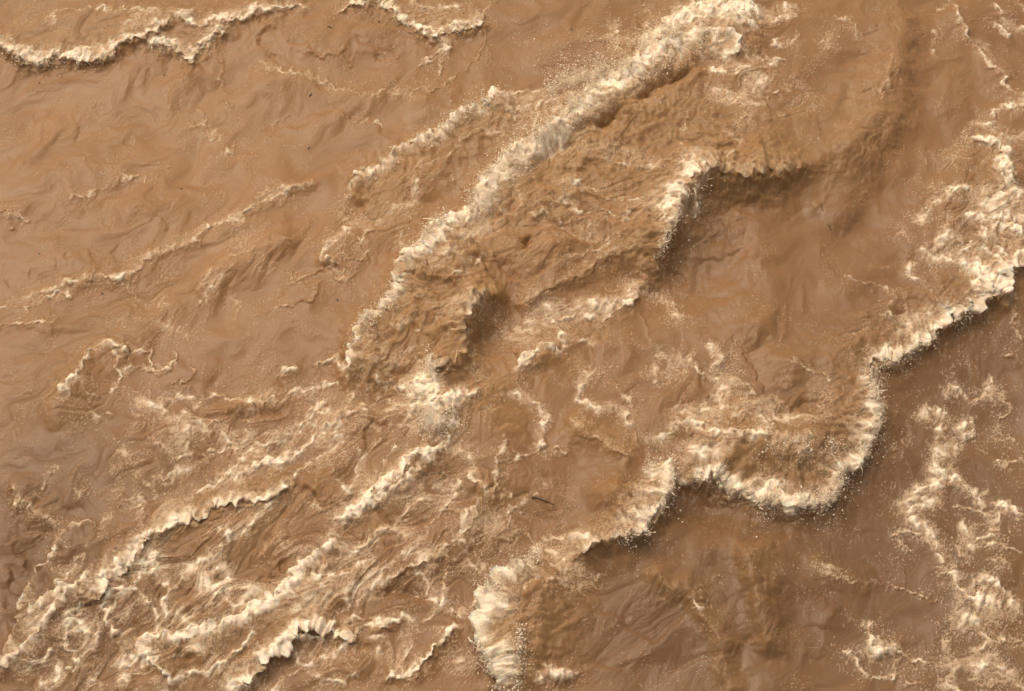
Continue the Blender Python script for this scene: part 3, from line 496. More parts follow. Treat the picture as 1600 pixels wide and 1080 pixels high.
# ---- 11 the lacy column
F(11, 11, 1.05, "1448,634 1466,632 1476,645 1474,668 1470,690", solid=.15); F(11, 17, 1.05, "1474,670 1470,695 1466,715 1478,735 1466,748", solid=.2); B(11, 1510, 655, 16, 18, 0, .95); F(11, 8, 1.0, "1500,690 1516,670 1526,655 1520,640"); B(11, 1480, 690, 24, 20, 0, 1.0, .01); F(11, 14, 1.05, "1450,742 1436,762 1428,785 1436,805 1450,820", solid=.15); B(11, 1455, 775, 26, 20, 0, 1.05, .01); F(11, 11, 1.0, "1495,738 1515,748 1530,765 1555,775 1580,785 1602,800", solid=.1); F(11, 7, .95, "1498,778 1515,782 1535,790 1560,795 1550,808")
F(11, 8, .95, "1484,604 1488,590 1500,594 1508,602"); F(11, 8, .95, "1516,600 1530,610 1545,608 1552,592 1558,580"); F(11, 5, .85, "1572,600 1582,615 1582,628 1568,640 1570,655"); F(0, 4, .85, "1562,668 1572,675 1584,672"); F(0, 5, .95, "1562,712 1580,710 1602,704"); F(0, 5, .8, "1540,690 1550,695"); F(0, 3, .7, "1395,690 1415,695 1425,715 1432,730"); F(0, 3, .7, "1412,665 1420,690"); B(0, 1580, 545, 9, 5, 10, 1.1, .01); F(0, 7, .8, "1580,460 1590,500 1600,520")
F(11, 15, 1.05, "1446,812 1460,830 1468,850 1478,866 1484,885 1498,902", solid=.15); F(11, 9, 1.1, "1488,884 1500,905 1510,922 1524,932", solid=.35); B(11, 1540, 935, 46, 30, 10, 1.1, .015, .1); B(11, 1518, 960, 34, 26, 0, 1.05, .01); F(11, 10, 1.0, "1520,905 1535,900 1560,908 1582,925 1592,945"); F(11, 6, .9, "1404,828 1420,824 1440,826"); F(11, 4, .85, "1412,832 1414,846 1426,856"); F(11, 10, 1.0, "1512,812 1522,828 1526,845", solid=.2); F(11, 7, .95, "1528,836 1548,832 1562,818"); F(11, 6, .9, "1545,848 1560,846 1575,852 1602,858"); F(11, 5, .8, "1500,840 1508,850 1520,852"); F(0, 4, .8, "1548,868 1560,872 1585,886"); B(11, 1480, 1000, 12, 22, 0, .9); F(11, 9, 1.0, "1545,985 1552,995 1545,1005 1535,1010", solid=.2); B(11, 1540, 1035, 44, 34, 20, .95); F(11, 11, 1.0, "1480,1030 1492,1045 1486,1066 1505,1080"); F(11, 10, .95, "1560,1030 1580,1045 1602,1068"); F(11, 5, .9, "1555,995 1580,994 1604,998"); F(0, 3, .9, "1388,910 1410,913 1425,916 1440,922 1470,926", solid=.2)
# ---- 17 and small things at lower right
B(17, 1378, 1006, 22, 17, 10, 1.2, .03, .2); B(17, 1398, 1008, 9, 12, 0, 1.4, .03, .6); F(17, 9, .95, "1350,975 1360,968 1364,985 1372,992"); F(17, 6, .95, "1320,1012 1338,1020 1345,1035 1362,1048 1385,1056 1404,1044 1408,1028"); F(0, 4, .95, "1410,1012 1425,1022 1440,1024 1460,1026 1468,1036"); F(0, 6, .95, "1416,1060 1430,1062 1445,1060"); B(0, 1288, 882, 26, 16, 25, .85, .02); F(0, 3, .75, "1300,895 1330,905 1368,900 1380,900"); B(0, 1500, 560, 20, 20, 0, .4)
R(0, .06, 20, 10, .1, .1, .0, .6, "1262,850 1280,870 1305,890 1340,902 1380,905", aer=.6)
calm(1320, 400, 150, 150, 0, .6); calm(1060, 560, 60, 60, 0, .3); calm(1440, 150, 60, 110, 0, .6); calm(700, 280, 40, 30, 0, .2); calm(100, 250, 160, 60, 0, .2)

SPRAYS = [
 (1, "1110,50 1040,50 990,80 975,105 930,125 890,170 860,195 820,232 780,272 758,308 722,326", .3, 4200, 420, 1, 15, 9),
 (1, "1010,100 960,105 920,115 880,125 850,135", .15, 1800, 60, 1, 16, 6),
 (1, "1100,75 1040,105 990,125 940,155 900,195 850,235 800,280", .2, 1100, 250, 1, 10, 6),
 (1, "722,328 700,345 688,366 668,396 645,416 632,430 640,442 616,480 582,510 564,545", .2, 1300, 220, 1, 8, 6),
 (2, "800,140 768,158 720,184 680,210 636,230 600,260 570,275", .18, 700, 160, 1, 5, 5),
 (3, "1086,272 1066,286 1050,305 1044,330 1030,355 1020,378", .35, 220, 100, -1, 6, 12),
 (3, "1102,268 1090,300 1085,325 1075,342", .3, 160, 90, -1, 6, 10),
 (3, "1040,335 1050,350 1040,362", .3, 60, 40, -1, 5, 10),
 (4, "692,569 660,584 654,604 664,640 680,665 700,690", .2, 600, 150, 1, 8, 12),
 (4, "745,625 715,640 690,660 668,680", .1, 500, 160, -1, 9, 9),
 (5, "1342,588 1372,556 1420,534 1470,500 1500,482 1526,474", .2, 500, 260, 1, 6, 7),
 (5, "1190,752 1235,766 1270,760 1296,750 1305,722 1330,706 1348,682 1356,650 1352,620 1345,590", .15, 2600, 520, 1, 12, 11),
 (5, "1040,730 1080,728 1120,722 1160,740 1200,754", .2, 250, 120, 1, 5, 10),
 (5, "1180,700 1220,680 1270,690 1320,670", .3, 300, 140, 1, 9, 7),
 (6, "1010,715 1032,735 1030,760 1018,790 1000,808 965,835", .25, 800, 260, -1, 9, 8),
 (6, "846,850 826,894 790,925 774,945 768,985 784,1020 792,1045 802,1080", .2, 700, 260, 1, 9, 13),
 (6, "805,960 810,1000 812,1040 808,1075", .1, 150, 90, -1, 6, 9),
 (7, "0,70 35,90 84,92 150,92 170,86", .1, 300, 150, 1, 3, 4),
 (7, "230,80 262,74 296,96", .1, 120, 60, 1, 3, 4),
 (13, "600,6 640,33 670,47 706,44 748,37", .1, 200, 60, 1, 4, 4),
]

for wd_, dn_, q in ((6, 1.0, "520,700 470,740 430,780 400,820 370,850"), (5, .95, "660,780 600,830 540,880 500,930"), (5, .9, "720,760 690,800 650,850 600,900 560,940"), (6, 1.0, "560,1000 500,1030 450,1060 420,1085"), (5, .95, "250,860 220,900 180,950 150,1000 120,1050"), (5, .9, "360,690 320,720 270,740 230,760"), (4, .9, "150,840 120,880 95,920 75,960"), (6, .95, "460,1020 480,1050 520,1065 560,1060"), (5, .95, "640,1010 620,1040 640,1070"), (5, .9, "700,900 690,950 720,960 750,940"), (4, .95, "790,700 770,730 780,760 800,780"), (5, 1.0, "832,768 818,786 802,798 798,815"), (4, .9, "820,830 835,850 845,870"), (5, .95, "590,600 620,610 650,625"), (5, .9, "560,640 590,625 625,640 650,660"), (4, .9, "620,700 600,720 590,745")):
    F(0, wd_, dn_, q)
for q in ("480,620 500,640 520,660", "600,800 620,820 660,815 690,800", "640,860 670,880 700,875", "300,640 330,655 370,650", "520,740 545,760 550,790 530,800", "230,900 250,930 240,960", "330,900 360,920 400,915", "660,700 690,720 720,760", "590,650 570,680 575,700", "760,650 790,640 830,650", "770,680 800,670 840,690"): K(.022, 4, q, 1)


# ---- turbulence and drifting-foam regions
T(250, 960, 330, 170, -30, 1.0, 1.0)
T(560, 880, 260, 200, -35, 1.0, 0.85)
T(640, 620, 190, 120, -30, 0.95, 0.75)
T(330, 680, 260, 100, -15, 0.75, 0.7)
T(880, 330, 220, 110, -35, 0.85, 0.6)
T(700, 460, 120, 120, -45, 0.85, 0.6)
T(1080, 60, 190, 70, -10, 0.9, 0.7); T(850, 165, 70, 36, -20, 0.7, 0.9); T(1160, 130, 90, 45, -10, 0.7, 0.75)
T(1180, 150, 170, 90, 10, 0.7, 0.45)
T(1530, 330, 110, 130, 0, 0.95, 0.7)
T(1400, 500, 170, 50, -25, 0.8, 0.45)
T(1080, 600, 170, 90, 10, 0.6, 0.55)
T(1180, 660, 190, 60, 0, 0.85, 0.65)
T(800, 800, 120, 110, 0, 0.85, 0.65)
T(1500, 780, 110, 330, 0, 0.45, 0.3)
T(200, 50, 260, 50, 0, 0.65, 0.35)
T(650, 25, 130, 35, 0, 0.6, 0.4)
T(330, 440, 330, 60, -22, 0.6, 0.5)
T(600, 350, 90, 60, -30, 0.6, 0.4)
T(120, 620, 130, 90, 0, 0.6, 0.25)
T(1000, 960, 260, 130, 0, 0.55, 0.05)
T(90, 780, 90, 60, 0, 0.7, 0.3)
T(150, 200, 200, 110, 0, 0.42, 0.0)
T(200, 330, 230, 70, -10, 0.5, 0.15)
T(580, 60, 120, 40, 0, 0.4, 0.1)
T(1160, 880, 120, 160, 0, 0.6, 0.08)
T(30, 900, 60, 140, 0, 0.6, 0.0)
out = 1 - inside
Turb = np.maximum(Turb, out * (0.55 + 0.45 * noise(U / 400, V / 400, 11)))
Net = np.maximum(Net, out * np.clip(0.35 + 0.6 * noise(U / 500, V / 300, 12), 0, 1))

# ------------------------------------------------------------------ relief of the water itself
swell = noise(U / 300, V / 220, 13) * 0.055 + noise(QU / 120, QV / 90, 14) * 0.038 + 0.016 * noise(QU / 55, QV / 44, 114) + 0.034 * noise((QU * math.cos(fa) + QV * math.sin(fa)) / 280, (QV * math.cos(fa) - QU * math.sin(fa)) / 60, 115)
Hgt += swell * (0.6 + 0.6 * Turb)
# flow runs from the upper right to the lower left: stretch the small relief along it
uc = LU * np.cos(fa) + LV * np.sin(fa); vc = -LU * np.sin(fa) + LV * np.cos(fa)
q1 = QU + 6 * w2x + 3 * w3x; q2 = QV + 6 * w2y + 3 * w3y
s1 = uc + 2 * w3x; s2 = vc + 2 * w3y
b1 = np.abs(noise(q1 / 62, q2 / 50, 15)); b2 = np.abs(noise(q1 / 27, q2 / 23, 16)); b3 = np.abs(noise(q1 / 12, q2 / 11, 17))
f1 = np.abs(noise(s1 / 95, s2 / 30, 18)); f2 = np.abs(noise(s1 / 40, s2 / 13, 19)); f3 = noise(s1 / 18, s2 / 6.5, 20)
patch = sstep(-0.15, 0.35, noise(U / 95, V / 80, 21))
patch2 = sstep(-0.1, 0.4, noise(U / 70, V / 60, 22))
t = Turb
# creases are narrow: a saturating fold makes rounded backs and thin seams
fold = lambda b, k: b / (b + k)
calmk = sstep(0.25, 0.75, t)
t = t * (0.14 + 0.86 * calmk)
Hgt += t * (0.022 * fold(b1, 0.12) * (0.4 + patch) + 0.013 * t * fold(b2, 0.14) * (0.3 + patch2) + 0.004 * t * fold(b3, 0.25) * patch)
Hgt += t * (0.024 * fold(f1, 0.14) * (1.2 - patch) + 0.009 * t * fold(f2, 0.16) + 0.0035 * t * f3)
cm1 = sstep(0.0, 0.5, noise(U / 60, V / 48, 51)); cm2 = sstep(0.05, 0.45, noise(U / 38, V / 34, 52))
cr1 = np.exp(-(noise(q1 / 34 + .3 * w3x, q2 / 22 + .3 * w3y, 53) / 0.055) ** 2) * cm1
cr2 = np.exp(-(noise(s1 / 24, s2 / 9, 54) / 0.08) ** 2) * cm2
cr3 = np.exp(-(noise(q1 / 13, q2 / 9, 55) / 0.10) ** 2) * cm1 * cm2
Hgt -= fine * (0.2 + 0.8 * t) * sstep(0.3, 0.7, Turb + 0.1) * (0.008 * cr1 + 0.005 * cr2 + 0.004 * cr3)
g4 = noise(q1 / 5.5, q2 / 5.0, 23); g5 = noise(q1 / 2.9, q2 / 2.7, 24)
Hgt += fine * (t ** 2) * (0.0022 * g4 + 0.0009 * g5)
Hgt += fine * 0.0018 * noise(s1 / 40, s2 / 14, 25) + fine * 0.0004 * noise(q1 / 7, q2 / 5, 26)

# ------------------------------------------------------------------ where foam lies
r1 = 1 - np.abs(noise(LU / 60, LV / 52, 27)) * 2.2
r2 = 1 - np.abs(noise(LU / 24, LV / 22, 28)) * 2.2
r3 = 1 - np.abs(noise(LU / 11 + .3 * w4x, LV / 10 + .3 * w4y, 29)) * 2.2
r4 = 1 - np.abs(noise(U / 3.2 + w4x, V / 2.9 + w4y, 30)) * 2.2
sr = 1 - np.abs(noise(s1 / 90, s2 / 34, 31)) * 2.2
lace = 0.30 * r2 + 0.34 * r3 + 0.36 * r4
lowm = noise(U / 60, V / 45, 32)
thread = np.maximum(r1, sr) + 0.25 * r2 - 0.6
netf = Net * sstep(-0.15, 0.75, thread + 0.5 * lowm) * (0.85 + 0.5 * lowm)
Fd = np.maximum(Foam, netf * 0.9) + 0.25 * np.minimum(Foam, netf)
def blur(A, ky, kx, times=2):
    for _ in range(times):
        for ax, k in ((0, ky), (1, kx)):
            P_ = np.concatenate([np.repeat(A.take([0], ax), k + 1, ax), A, np.repeat(A.take([-1], ax), k, ax)], ax)
            c_ = np.cumsum(P_, axis=ax, dtype=np.float64)
            n_ = A.shape[ax]
            A = ((c_.take(range(2 * k + 1, 2 * k + 1 + n_), ax) - c_.take(range(0, n_), ax)) / (2 * k + 1)).astype(np.float32)
    return A
Halo = np.clip(blur(np.minimum(Fd, 1.2), 7, 8) * 1.6, 0, 1)
mott = noise(q1 / 8, q2 / 7, 47)
cov = sstep(0.0, 1.0, Fd * 1.05 + 0.22 * Halo - 0.62 + 0.62 * lace + 0.12 * lowm + 0.22 * mott)
clump = noise(QU / 15 + .5 * w3x, QV / 13 + .5 * w3y, 56); cl2 = noise(U / 7 + .6 * w4x, V / 6.4 + .6 * w4y, 57)
cov *= 1 - sstep(0.10, 0.55, clump + 0.5 * cl2) * (0.30 * sstep(1.9, 1.0, Fd) + 0.35 * sstep(0.95, 1.15, Fd) * sstep(2.0, 1.4, Fd))
cov = np.maximum(cov, Fmin * sstep(-0.4, 0.3, lace + 0.45))
# flecks: single grains of foam strung along threads
fl_r = sstep(0.15, 0.75, np.maximum(sr, r1) * 0.75 + 0.55 * lowm + 0.55 * noise(U / 26, V / 20, 33) - 0.05)
spk = noise(U / 2.3, V / 2.1, 34) + 0.35 * noise(U / 5, V / 4.4, 35)
fleck = sstep(0.42, 0.60, spk + 0.30 * fl_r + 0.34 * Halo - 0.16) * np.clip(0.04 + 0.6 * fl_r + 0.7 * Halo, 0, 1) * fine
fleck = fleck * sstep(0.2, 0.4, Turb + 0.25 * lowm + 0.1)
cov = np.clip(np.maximum(cov, fleck * 0.7), 0, 1)
Grain = np.clip(-0.35 + 0.45 * fl_r + 1.0 * Halo + 0.15 * (t - 0.4), 0, 1)
Hgt += fine * cov * (0.002 + 0.004 * lace + 0.009 * Fd * (g4 * 0.6 + noise(U / 9, V / 8, 36)))
jag = noise(U / 4.2 + w4x, V / 3.8 + w4y, 43) + 0.6 * noise(U / 2.3, V / 2.1, 44)
Hgt += fine * sstep(0.5, 1.2, Foam) * cov * 0.009 * jag
DX += fine * sstep(0.5, 1.2, Foam) * 0.006 * noise(U / 4.0, V / 4.0, 45); DY += fine * sstep(0.5, 1.2, Foam) * 0.006 * noise(U / 4.0, V / 4.0, 46)
heavy = sstep(0.75, 1.15, Foam)
Hgt -= heavy * fine * (0.018 * clump + 0.009 * cl2)
Hgt += heavy * (0.024 * np.abs(noise(U / 17, V / 15, 37)) + 0.018 * np.abs(noise(U / 8, V / 7.4, 38)) + 0.009 * noise(U / 3.8, V / 3.6, 39) * fine)
Aer = Aer * (0.72 + 0.55 * noise(s1 / 34, s2 / 12, 48) + 0.35 * noise(s1 / 12, s2 / 5, 49))
Aer = np.clip(Aer + 0.25 * netf + 0.35 * sstep(0.2, 0.9, Foam) + 0.18 * (t - 0.4) + 0.12 * noise(s1 / 50, s2 / 20, 40), 0, 1)
SiltShade = SiltShade + 0.10 * noise(s1 / 160, s2 / 60, 41) + 0.06 * noise(q1 / 30, q2 / 24, 42)

# ------------------------------------------------------------------ materials
def nn(nt, kind, **kw):
    n = nt.nodes.new(kind)
    for k, v in kw.items(): setattr(n, k, v)
    return n
def mixc(nt, fac, a, b):
    m = nn(nt, "ShaderNodeMix", data_type='RGBA')
    for sock, v in ((m.inputs[0], fac), (m.inputs[6], a), (m.inputs[7], b)):
        if hasattr(v, 'links') or isinstance(v, bpy.types.NodeSocket): nt.links.new(v, sock)
        else: sock.default_value = v
    return m.outputs[2]
def math_(nt, op, a, b=0.0, clamp=False):
    m = nn(nt, "ShaderNodeMath", operation=op, use_clamp=clamp)
    for sock, v in ((m.inputs[0], a), (m.inputs[1], b)):
        if isinstance(v, bpy.types.NodeSocket): nt.links.new(v, sock)
        else: sock.default_value = v
    return m.outputs[0]
def attr(nt, name):
    return nn(nt, "ShaderNodeAttribute", attribute_name=name).outputs["Fac"]
def river_mat():
    m = bpy.data.materials.new("muddy_water"); m.use_nodes = True
    nt = m.node_tree; bs = nt.nodes["Principled BSDF"]
    geo = nn(nt, "ShaderNodeNewGeometry")
    def tex(scale, detail, vec=None, rough=0.55):
        n = nn(nt, "ShaderNodeTexNoise"); n.inputs["Scale"].default_value = scale; n.inputs["Detail"].default_value = detail
        n.inputs["Roughness"].default_value = rough
        nt.links.new(vec or geo.outputs["Position"], n.inputs["Vector"]); return n.outputs[0]
    def ramp(v, a, c):
        g = nn(nt, "ShaderNodeMapRange", interpolation_type='SMOOTHSTEP'); nt.links.new(v, g.inputs[0])
        g.inputs[1].default_value = a; g.inputs[2].default_value = c; return g.outputs[0]
    foam, aer, silt_shade, turb, grain, dense = (attr(nt, k) for k in ("foam", "aeration", "silt_shade", "turb", "grain", "dense"))
    # coordinates that follow the current, so that fine streaks bend with it
    cmb = nn(nt, "ShaderNodeCombineXYZ")
    nt.links.new(attr(nt, "along"), cmb.inputs[0]); nt.links.new(math_(nt, 'MULTIPLY', attr(nt, "across"), 2.6), cmb.inputs[1])
    st1 = tex(7, 5, cmb.outputs[0], 0.62); st2 = tex(24, 3, cmb.outputs[0], 0.6)
    n1 = tex(85, 2); n2 = tex(9, 4); n3 = tex(120, 1); n4 = tex(30, 3)
    water = mixc(nt, silt_shade, (0.172, 0.091, 0.046, 1), (0.328, 0.168, 0.074, 1))  # the darker end also serves the shade painted in the troughs
    gold = mixc(nt, silt_shade, (0.232, 0.126, 0.057, 1), (0.431, 0.255, 0.121, 1))
    sv = math_(nt, 'MULTIPLY', math_(nt, 'SUBTRACT', st1, 0.5), math_(nt, 'ADD', math_(nt, 'MULTIPLY', turb, 1.5), -0.1))
    a2 = math_(nt, 'ADD', aer, math_(nt, 'ADD', math_(nt, 'MULTIPLY', math_(nt, 'SUBTRACT', n2, 0.5), 0.3), sv), True)
    body = mixc(nt, a2, water, gold)
    # foam breaks up into bubbles and pinholes below the size of the mesh
    br = math_(nt, 'ADD', math_(nt, 'MULTIPLY', math_(nt, 'SUBTRACT', n1, 0.5), 1.9), math_(nt, 'MULTIPLY', math_(nt, 'SUBTRACT', n4, 0.5), 1.0))
    f = math_(nt, 'ADD', math_(nt, 'MULTIPLY', foam, 1.12), br)
    fm = math_(nt, 'MULTIPLY', math_(nt, 'MULTIPLY', ramp(f, 0.12, 1.05), math_(nt, 'ADD', math_(nt, 'MULTIPLY', dense, 0.28), 0.72)), math_(nt, 'MINIMUM', math_(nt, 'MULTIPLY', foam, 6.0), 1.0))
    gr = ramp(math_(nt, 'ADD', n3, math_(nt, 'MULTIPLY', grain, 0.17)), 0.70, 0.79)
    fm = math_(nt, 'MAXIMUM', fm, math_(nt, 'MULTIPLY', gr, math_(nt, 'ADD', math_(nt, 'MULTIPLY', grain, 0.42), 0.12)))
    dn = math_(nt, 'ADD', dense, math_(nt, 'MULTIPLY', math_(nt, 'SUBTRACT', n4, 0.5), 0.9), True)
    fcol = mixc(nt, dn, (0.58, 0.425, 0.30, 1), (0.90, 0.78, 0.63, 1))
    nt.links.new(mixc(nt, fm, body, fcol), bs.inputs["Base Color"])
    nt.links.new(math_(nt, 'ADD', math_(nt, 'MULTIPLY', fm, 0.4), 0.30), bs.inputs["Roughness"])
    bs.inputs["IOR"].default_value = 1.33
    # sediment and bubbles scatter light under the skin of the water: warm and soft
    bs.inputs["Subsurface Weight"].default_value = 0.65
    bs.inputs["Subsurface Radius"].default_value = (1.0, 0.52, 0.27)
    bs.inputs["Subsurface Scale"].default_value = 0.035
    bp = nn(nt, "ShaderNodeBump"); bp.inputs["Strength"].default_value = 0.6; bp.inputs["Distance"].default_value = 0.012
    hh = math_(nt, 'ADD', math_(nt, 'MULTIPLY', n1, math_(nt, 'ADD', math_(nt, 'MULTIPLY', foam, 0.9), 0.06)),
               math_(nt, 'MULTIPLY', math_(nt, 'ADD', math_(nt, 'MULTIPLY', st1, 1.6), math_(nt, 'MULTIPLY', st2, 0.8)), math_(nt, 'ADD', math_(nt, 'MULTIPLY', turb, 1.1), 0.05)))
    nt.links.new(hh, bp.inputs["Height"]); nt.links.new(bp.outputs[0], bs.inputs["Normal"])
    return m
MR = river_mat()
def spray_mat(name, c):
    m = bpy.data.materials.new(name); m.use_nodes = True
    nt = m.node_tree; bs = nt.nodes["Principled BSDF"]
    geo = nn(nt, "ShaderNodeNewGeometry"); n = nn(nt, "ShaderNodeTexNoise"); n.inputs["Scale"].default_value = 14
    nt.links.new(geo.outputs["Position"], n.inputs["Vector"])
    nt.links.new(mixc(nt, n.outputs[0], (c[0] * .8, c[1] * .72, c[2] * .62, 1), (*c, 1)), bs.inputs["Base Color"])
    bs.inputs["Roughness"].default_value = 0.35; bs.inputs["IOR"].default_value = 1.33
    return m
MS = spray_mat("spray_water", (0.95, 0.83, 0.68))
def wood_mat():
    m = bpy.data.materials.new("wet_dark_wood"); m.use_nodes = True
    nt = m.node_tree; bs = nt.nodes["Principled BSDF"]
    n = nn(nt, "ShaderNodeTexNoise"); n.inputs["Scale"].default_value = 60
    nt.links.new(mixc(nt, n.outputs[0], (0.012, 0.008, 0.006, 1), (0.05, 0.03, 0.02, 1)), bs.inputs["Base Color"])
    bs.inputs["Roughness"].default_value = 0.5
    return m
MW = wood_mat()

# ------------------------------------------------------------------ meshes
PXs = X + DX; PYs = Y + DY
co = np.stack([PXs, PYs, Hgt], -1).reshape(-1, 3).astype(np.float32)
dense = np.clip(sstep(0.6, 1.25, Fd) - 0.5 * sstep(-0.1, 0.5, clump), 0, 1).reshape(-1)
att = {"foam": cov.reshape(-1), "aeration": Aer.reshape(-1), "silt_shade": np.clip(SiltShade, 0, 1).reshape(-1), "dense": dense, "grain": Grain.reshape(-1), "along": (s1 / 160).reshape(-1), "across": (s2 / 160).reshape(-1), "turb": Turb.reshape(-1)}
idx = np.arange(NX * NY).reshape(NY, NX)
Q = np.stack([idx[:-1, :-1], idx[:-1, 1:], idx[1:, 1:], idx[1:, :-1]], -1).reshape(-1, 4)

def link(me, name, label=None, cat=None, kind=None, group=None, parent=None, mat=None):
    o = bpy.data.objects.new(name, me)
    if mat: me.materials.append(mat)
    C.objects.link(o)
    if parent: o.parent = parent
    for k, v in (("label", label), ("category", cat), ("kind", kind), ("group", group)):
        if v: o[k] = v
    return o
def grid_mesh(name, quads):
    used = np.zeros(len(co), bool); used[quads.ravel()] = True
    remap = np.cumsum(used) - 1
    q = remap[quads].astype(np.int32)
    me = bpy.data.meshes.new(name)
    v = co[used]
    me.vertices.add(len(v)); me.vertices.foreach_set("co", v.ravel())
    me.loops.add(q.size); me.loops.foreach_set("vertex_index", q.ravel())
    me.polygons.add(len(q)); me.polygons.foreach_set("loop_start", np.arange(0, q.size, 4, dtype=np.int32))
    me.polygons.foreach_set("use_smooth", np.ones(len(q), bool))
    me.update(calc_edges=True)
    for k, a in att.items():
        at = me.attributes.new(k, 'FLOAT', 'POINT'); at.data.foreach_set("value", a[used].astype(np.float32))
    return me
def soup(name, V, Fc, smooth=True):
    me = bpy.data.meshes.new(name)
    V = np.asarray(V, np.float32).reshape(-1, 3); Fc = np.asarray(Fc, np.int32).reshape(-1, 3)
    me.vertices.add(len(V)); me.vertices.foreach_set("co", V.ravel())
    me.loops.add(Fc.size); me.loops.foreach_set("vertex_index", Fc.ravel())
    me.polygons.add(len(Fc)); me.polygons.foreach_set("loop_start", np.arange(0, Fc.size, 3, dtype=np.int32))
    me.polygons.foreach_set("use_smooth", np.full(len(Fc), smooth, bool))
    me.update(calc_edges=True)
    return me

# every face of the surface goes to the crest, foam raft or open water it belongs to
covf = (cov[:-1, :-1] + cov[1:, 1:]).ravel() / 2
ownf = Own[:-1, :-1].ravel().astype(int)
fringef = blur(np.minimum(Fd, 1.0) * 0.6 + 0.2 * cov, 4, 4)[:-1, :-1].ravel()
rafts = np.array([k for k, v in OWNERS.items() if v[0] == 'raft'])
is_raft = np.isin(ownf, rafts)
ownf = np.where(is_raft & (covf < 0.22), 0, ownf)
link(grid_mesh("river_water", Q[ownf == 0]), "river_water", kind="structure",
     label="brown sediment laden river water with drifting flecks of foam filling the frame", cat="river", mat=MR)
WOBJ = {}
def pieces(mask, least):
    """The connected runs of faces in a mask, as index arrays."""
    left = set(np.nonzero(mask)[0].tolist()); out = []
    w_ = NX - 1
    while left:
        st = [left.pop()]; got = []
        while st:
            f = st.pop(); got.append(f)
            for g in (f - 1, f + 1, f - w_, f + w_):
                if g in left: left.remove(g); st.append(g)
        if len(got) >= least: out.append(np.array(sorted(got)))
    return out
for k, (typ, name, label, cat, group) in OWNERS.items():
    sel = ownf == k
    if sel.sum() < 30: continue
    if typ != 'wave':
        WOBJ[k] = link(grid_mesh(name, Q[sel]), name, label, cat, "stuff", group, mat=MR); continue
    fringe = sel & (fringef > 0.45)
    comps = pieces(fringe, 250)
    fringe = np.zeros(len(sel), bool)
    for c_ in comps: fringe[c_] = True
    WOBJ[k] = link(grid_mesh(name, Q[sel & ~fringe]), name, label, cat, None, group, mat=MR)
    for c_ in comps: link(grid_mesh("foam_fringe", Q[c_]), "foam_fringe", parent=WOBJ[k], mat=MR)

# ------------------------------------------------------------------ spray: drops and torn fingers of water
def surf(px, py, near=0.0):
    x, y = to_world(px, py, near)
    i = np.clip(np.searchsorted(gx, x), 0, NX - 1); j = np.clip(np.searchsorted(gy, y), 0, NY - 1)
    return x, y, Hgt[j, i], DX[j, i], DY[j, i]
t_ = (1 + 5 ** .5) / 2
ICO_V = np.array([(-1, t_, 0), (1, t_, 0), (-1, -t_, 0), (1, -t_, 0), (0, -1, t_), (0, 1, t_), (0, -1, -t_), (0, 1, -t_), (t_, 0, -1), (t_, 0, 1), (-t_, 0, -1), (-t_, 0, 1)]) / math.hypot(1, t_)
ICO_F = np.array([(0, 11, 5), (0, 5, 1), (0, 1, 7), (0, 7, 10), (0, 10, 11), (1, 5, 9), (5, 11, 4), (11, 10, 2), (10, 7, 6), (7, 1, 8), (3, 9, 4), (3, 4, 2), (3, 2, 6), (3, 6, 8), (3, 8, 9), (4, 9, 5), (2, 4, 11), (6, 2, 10), (8, 6, 7), (9, 8, 1)])
OCT_V = np.array([(1, 0, 0), (-1, 0, 0), (0, 1, 0), (0, -1, 0), (0, 0, 1), (0, 0, -1)], float) * 1.15
OCT_F = np.array([(0, 2, 4), (2, 1, 4), (1, 3, 4), (3, 0, 4), (2, 0, 5), (1, 2, 5), (3, 1, 5), (0, 3, 5)])
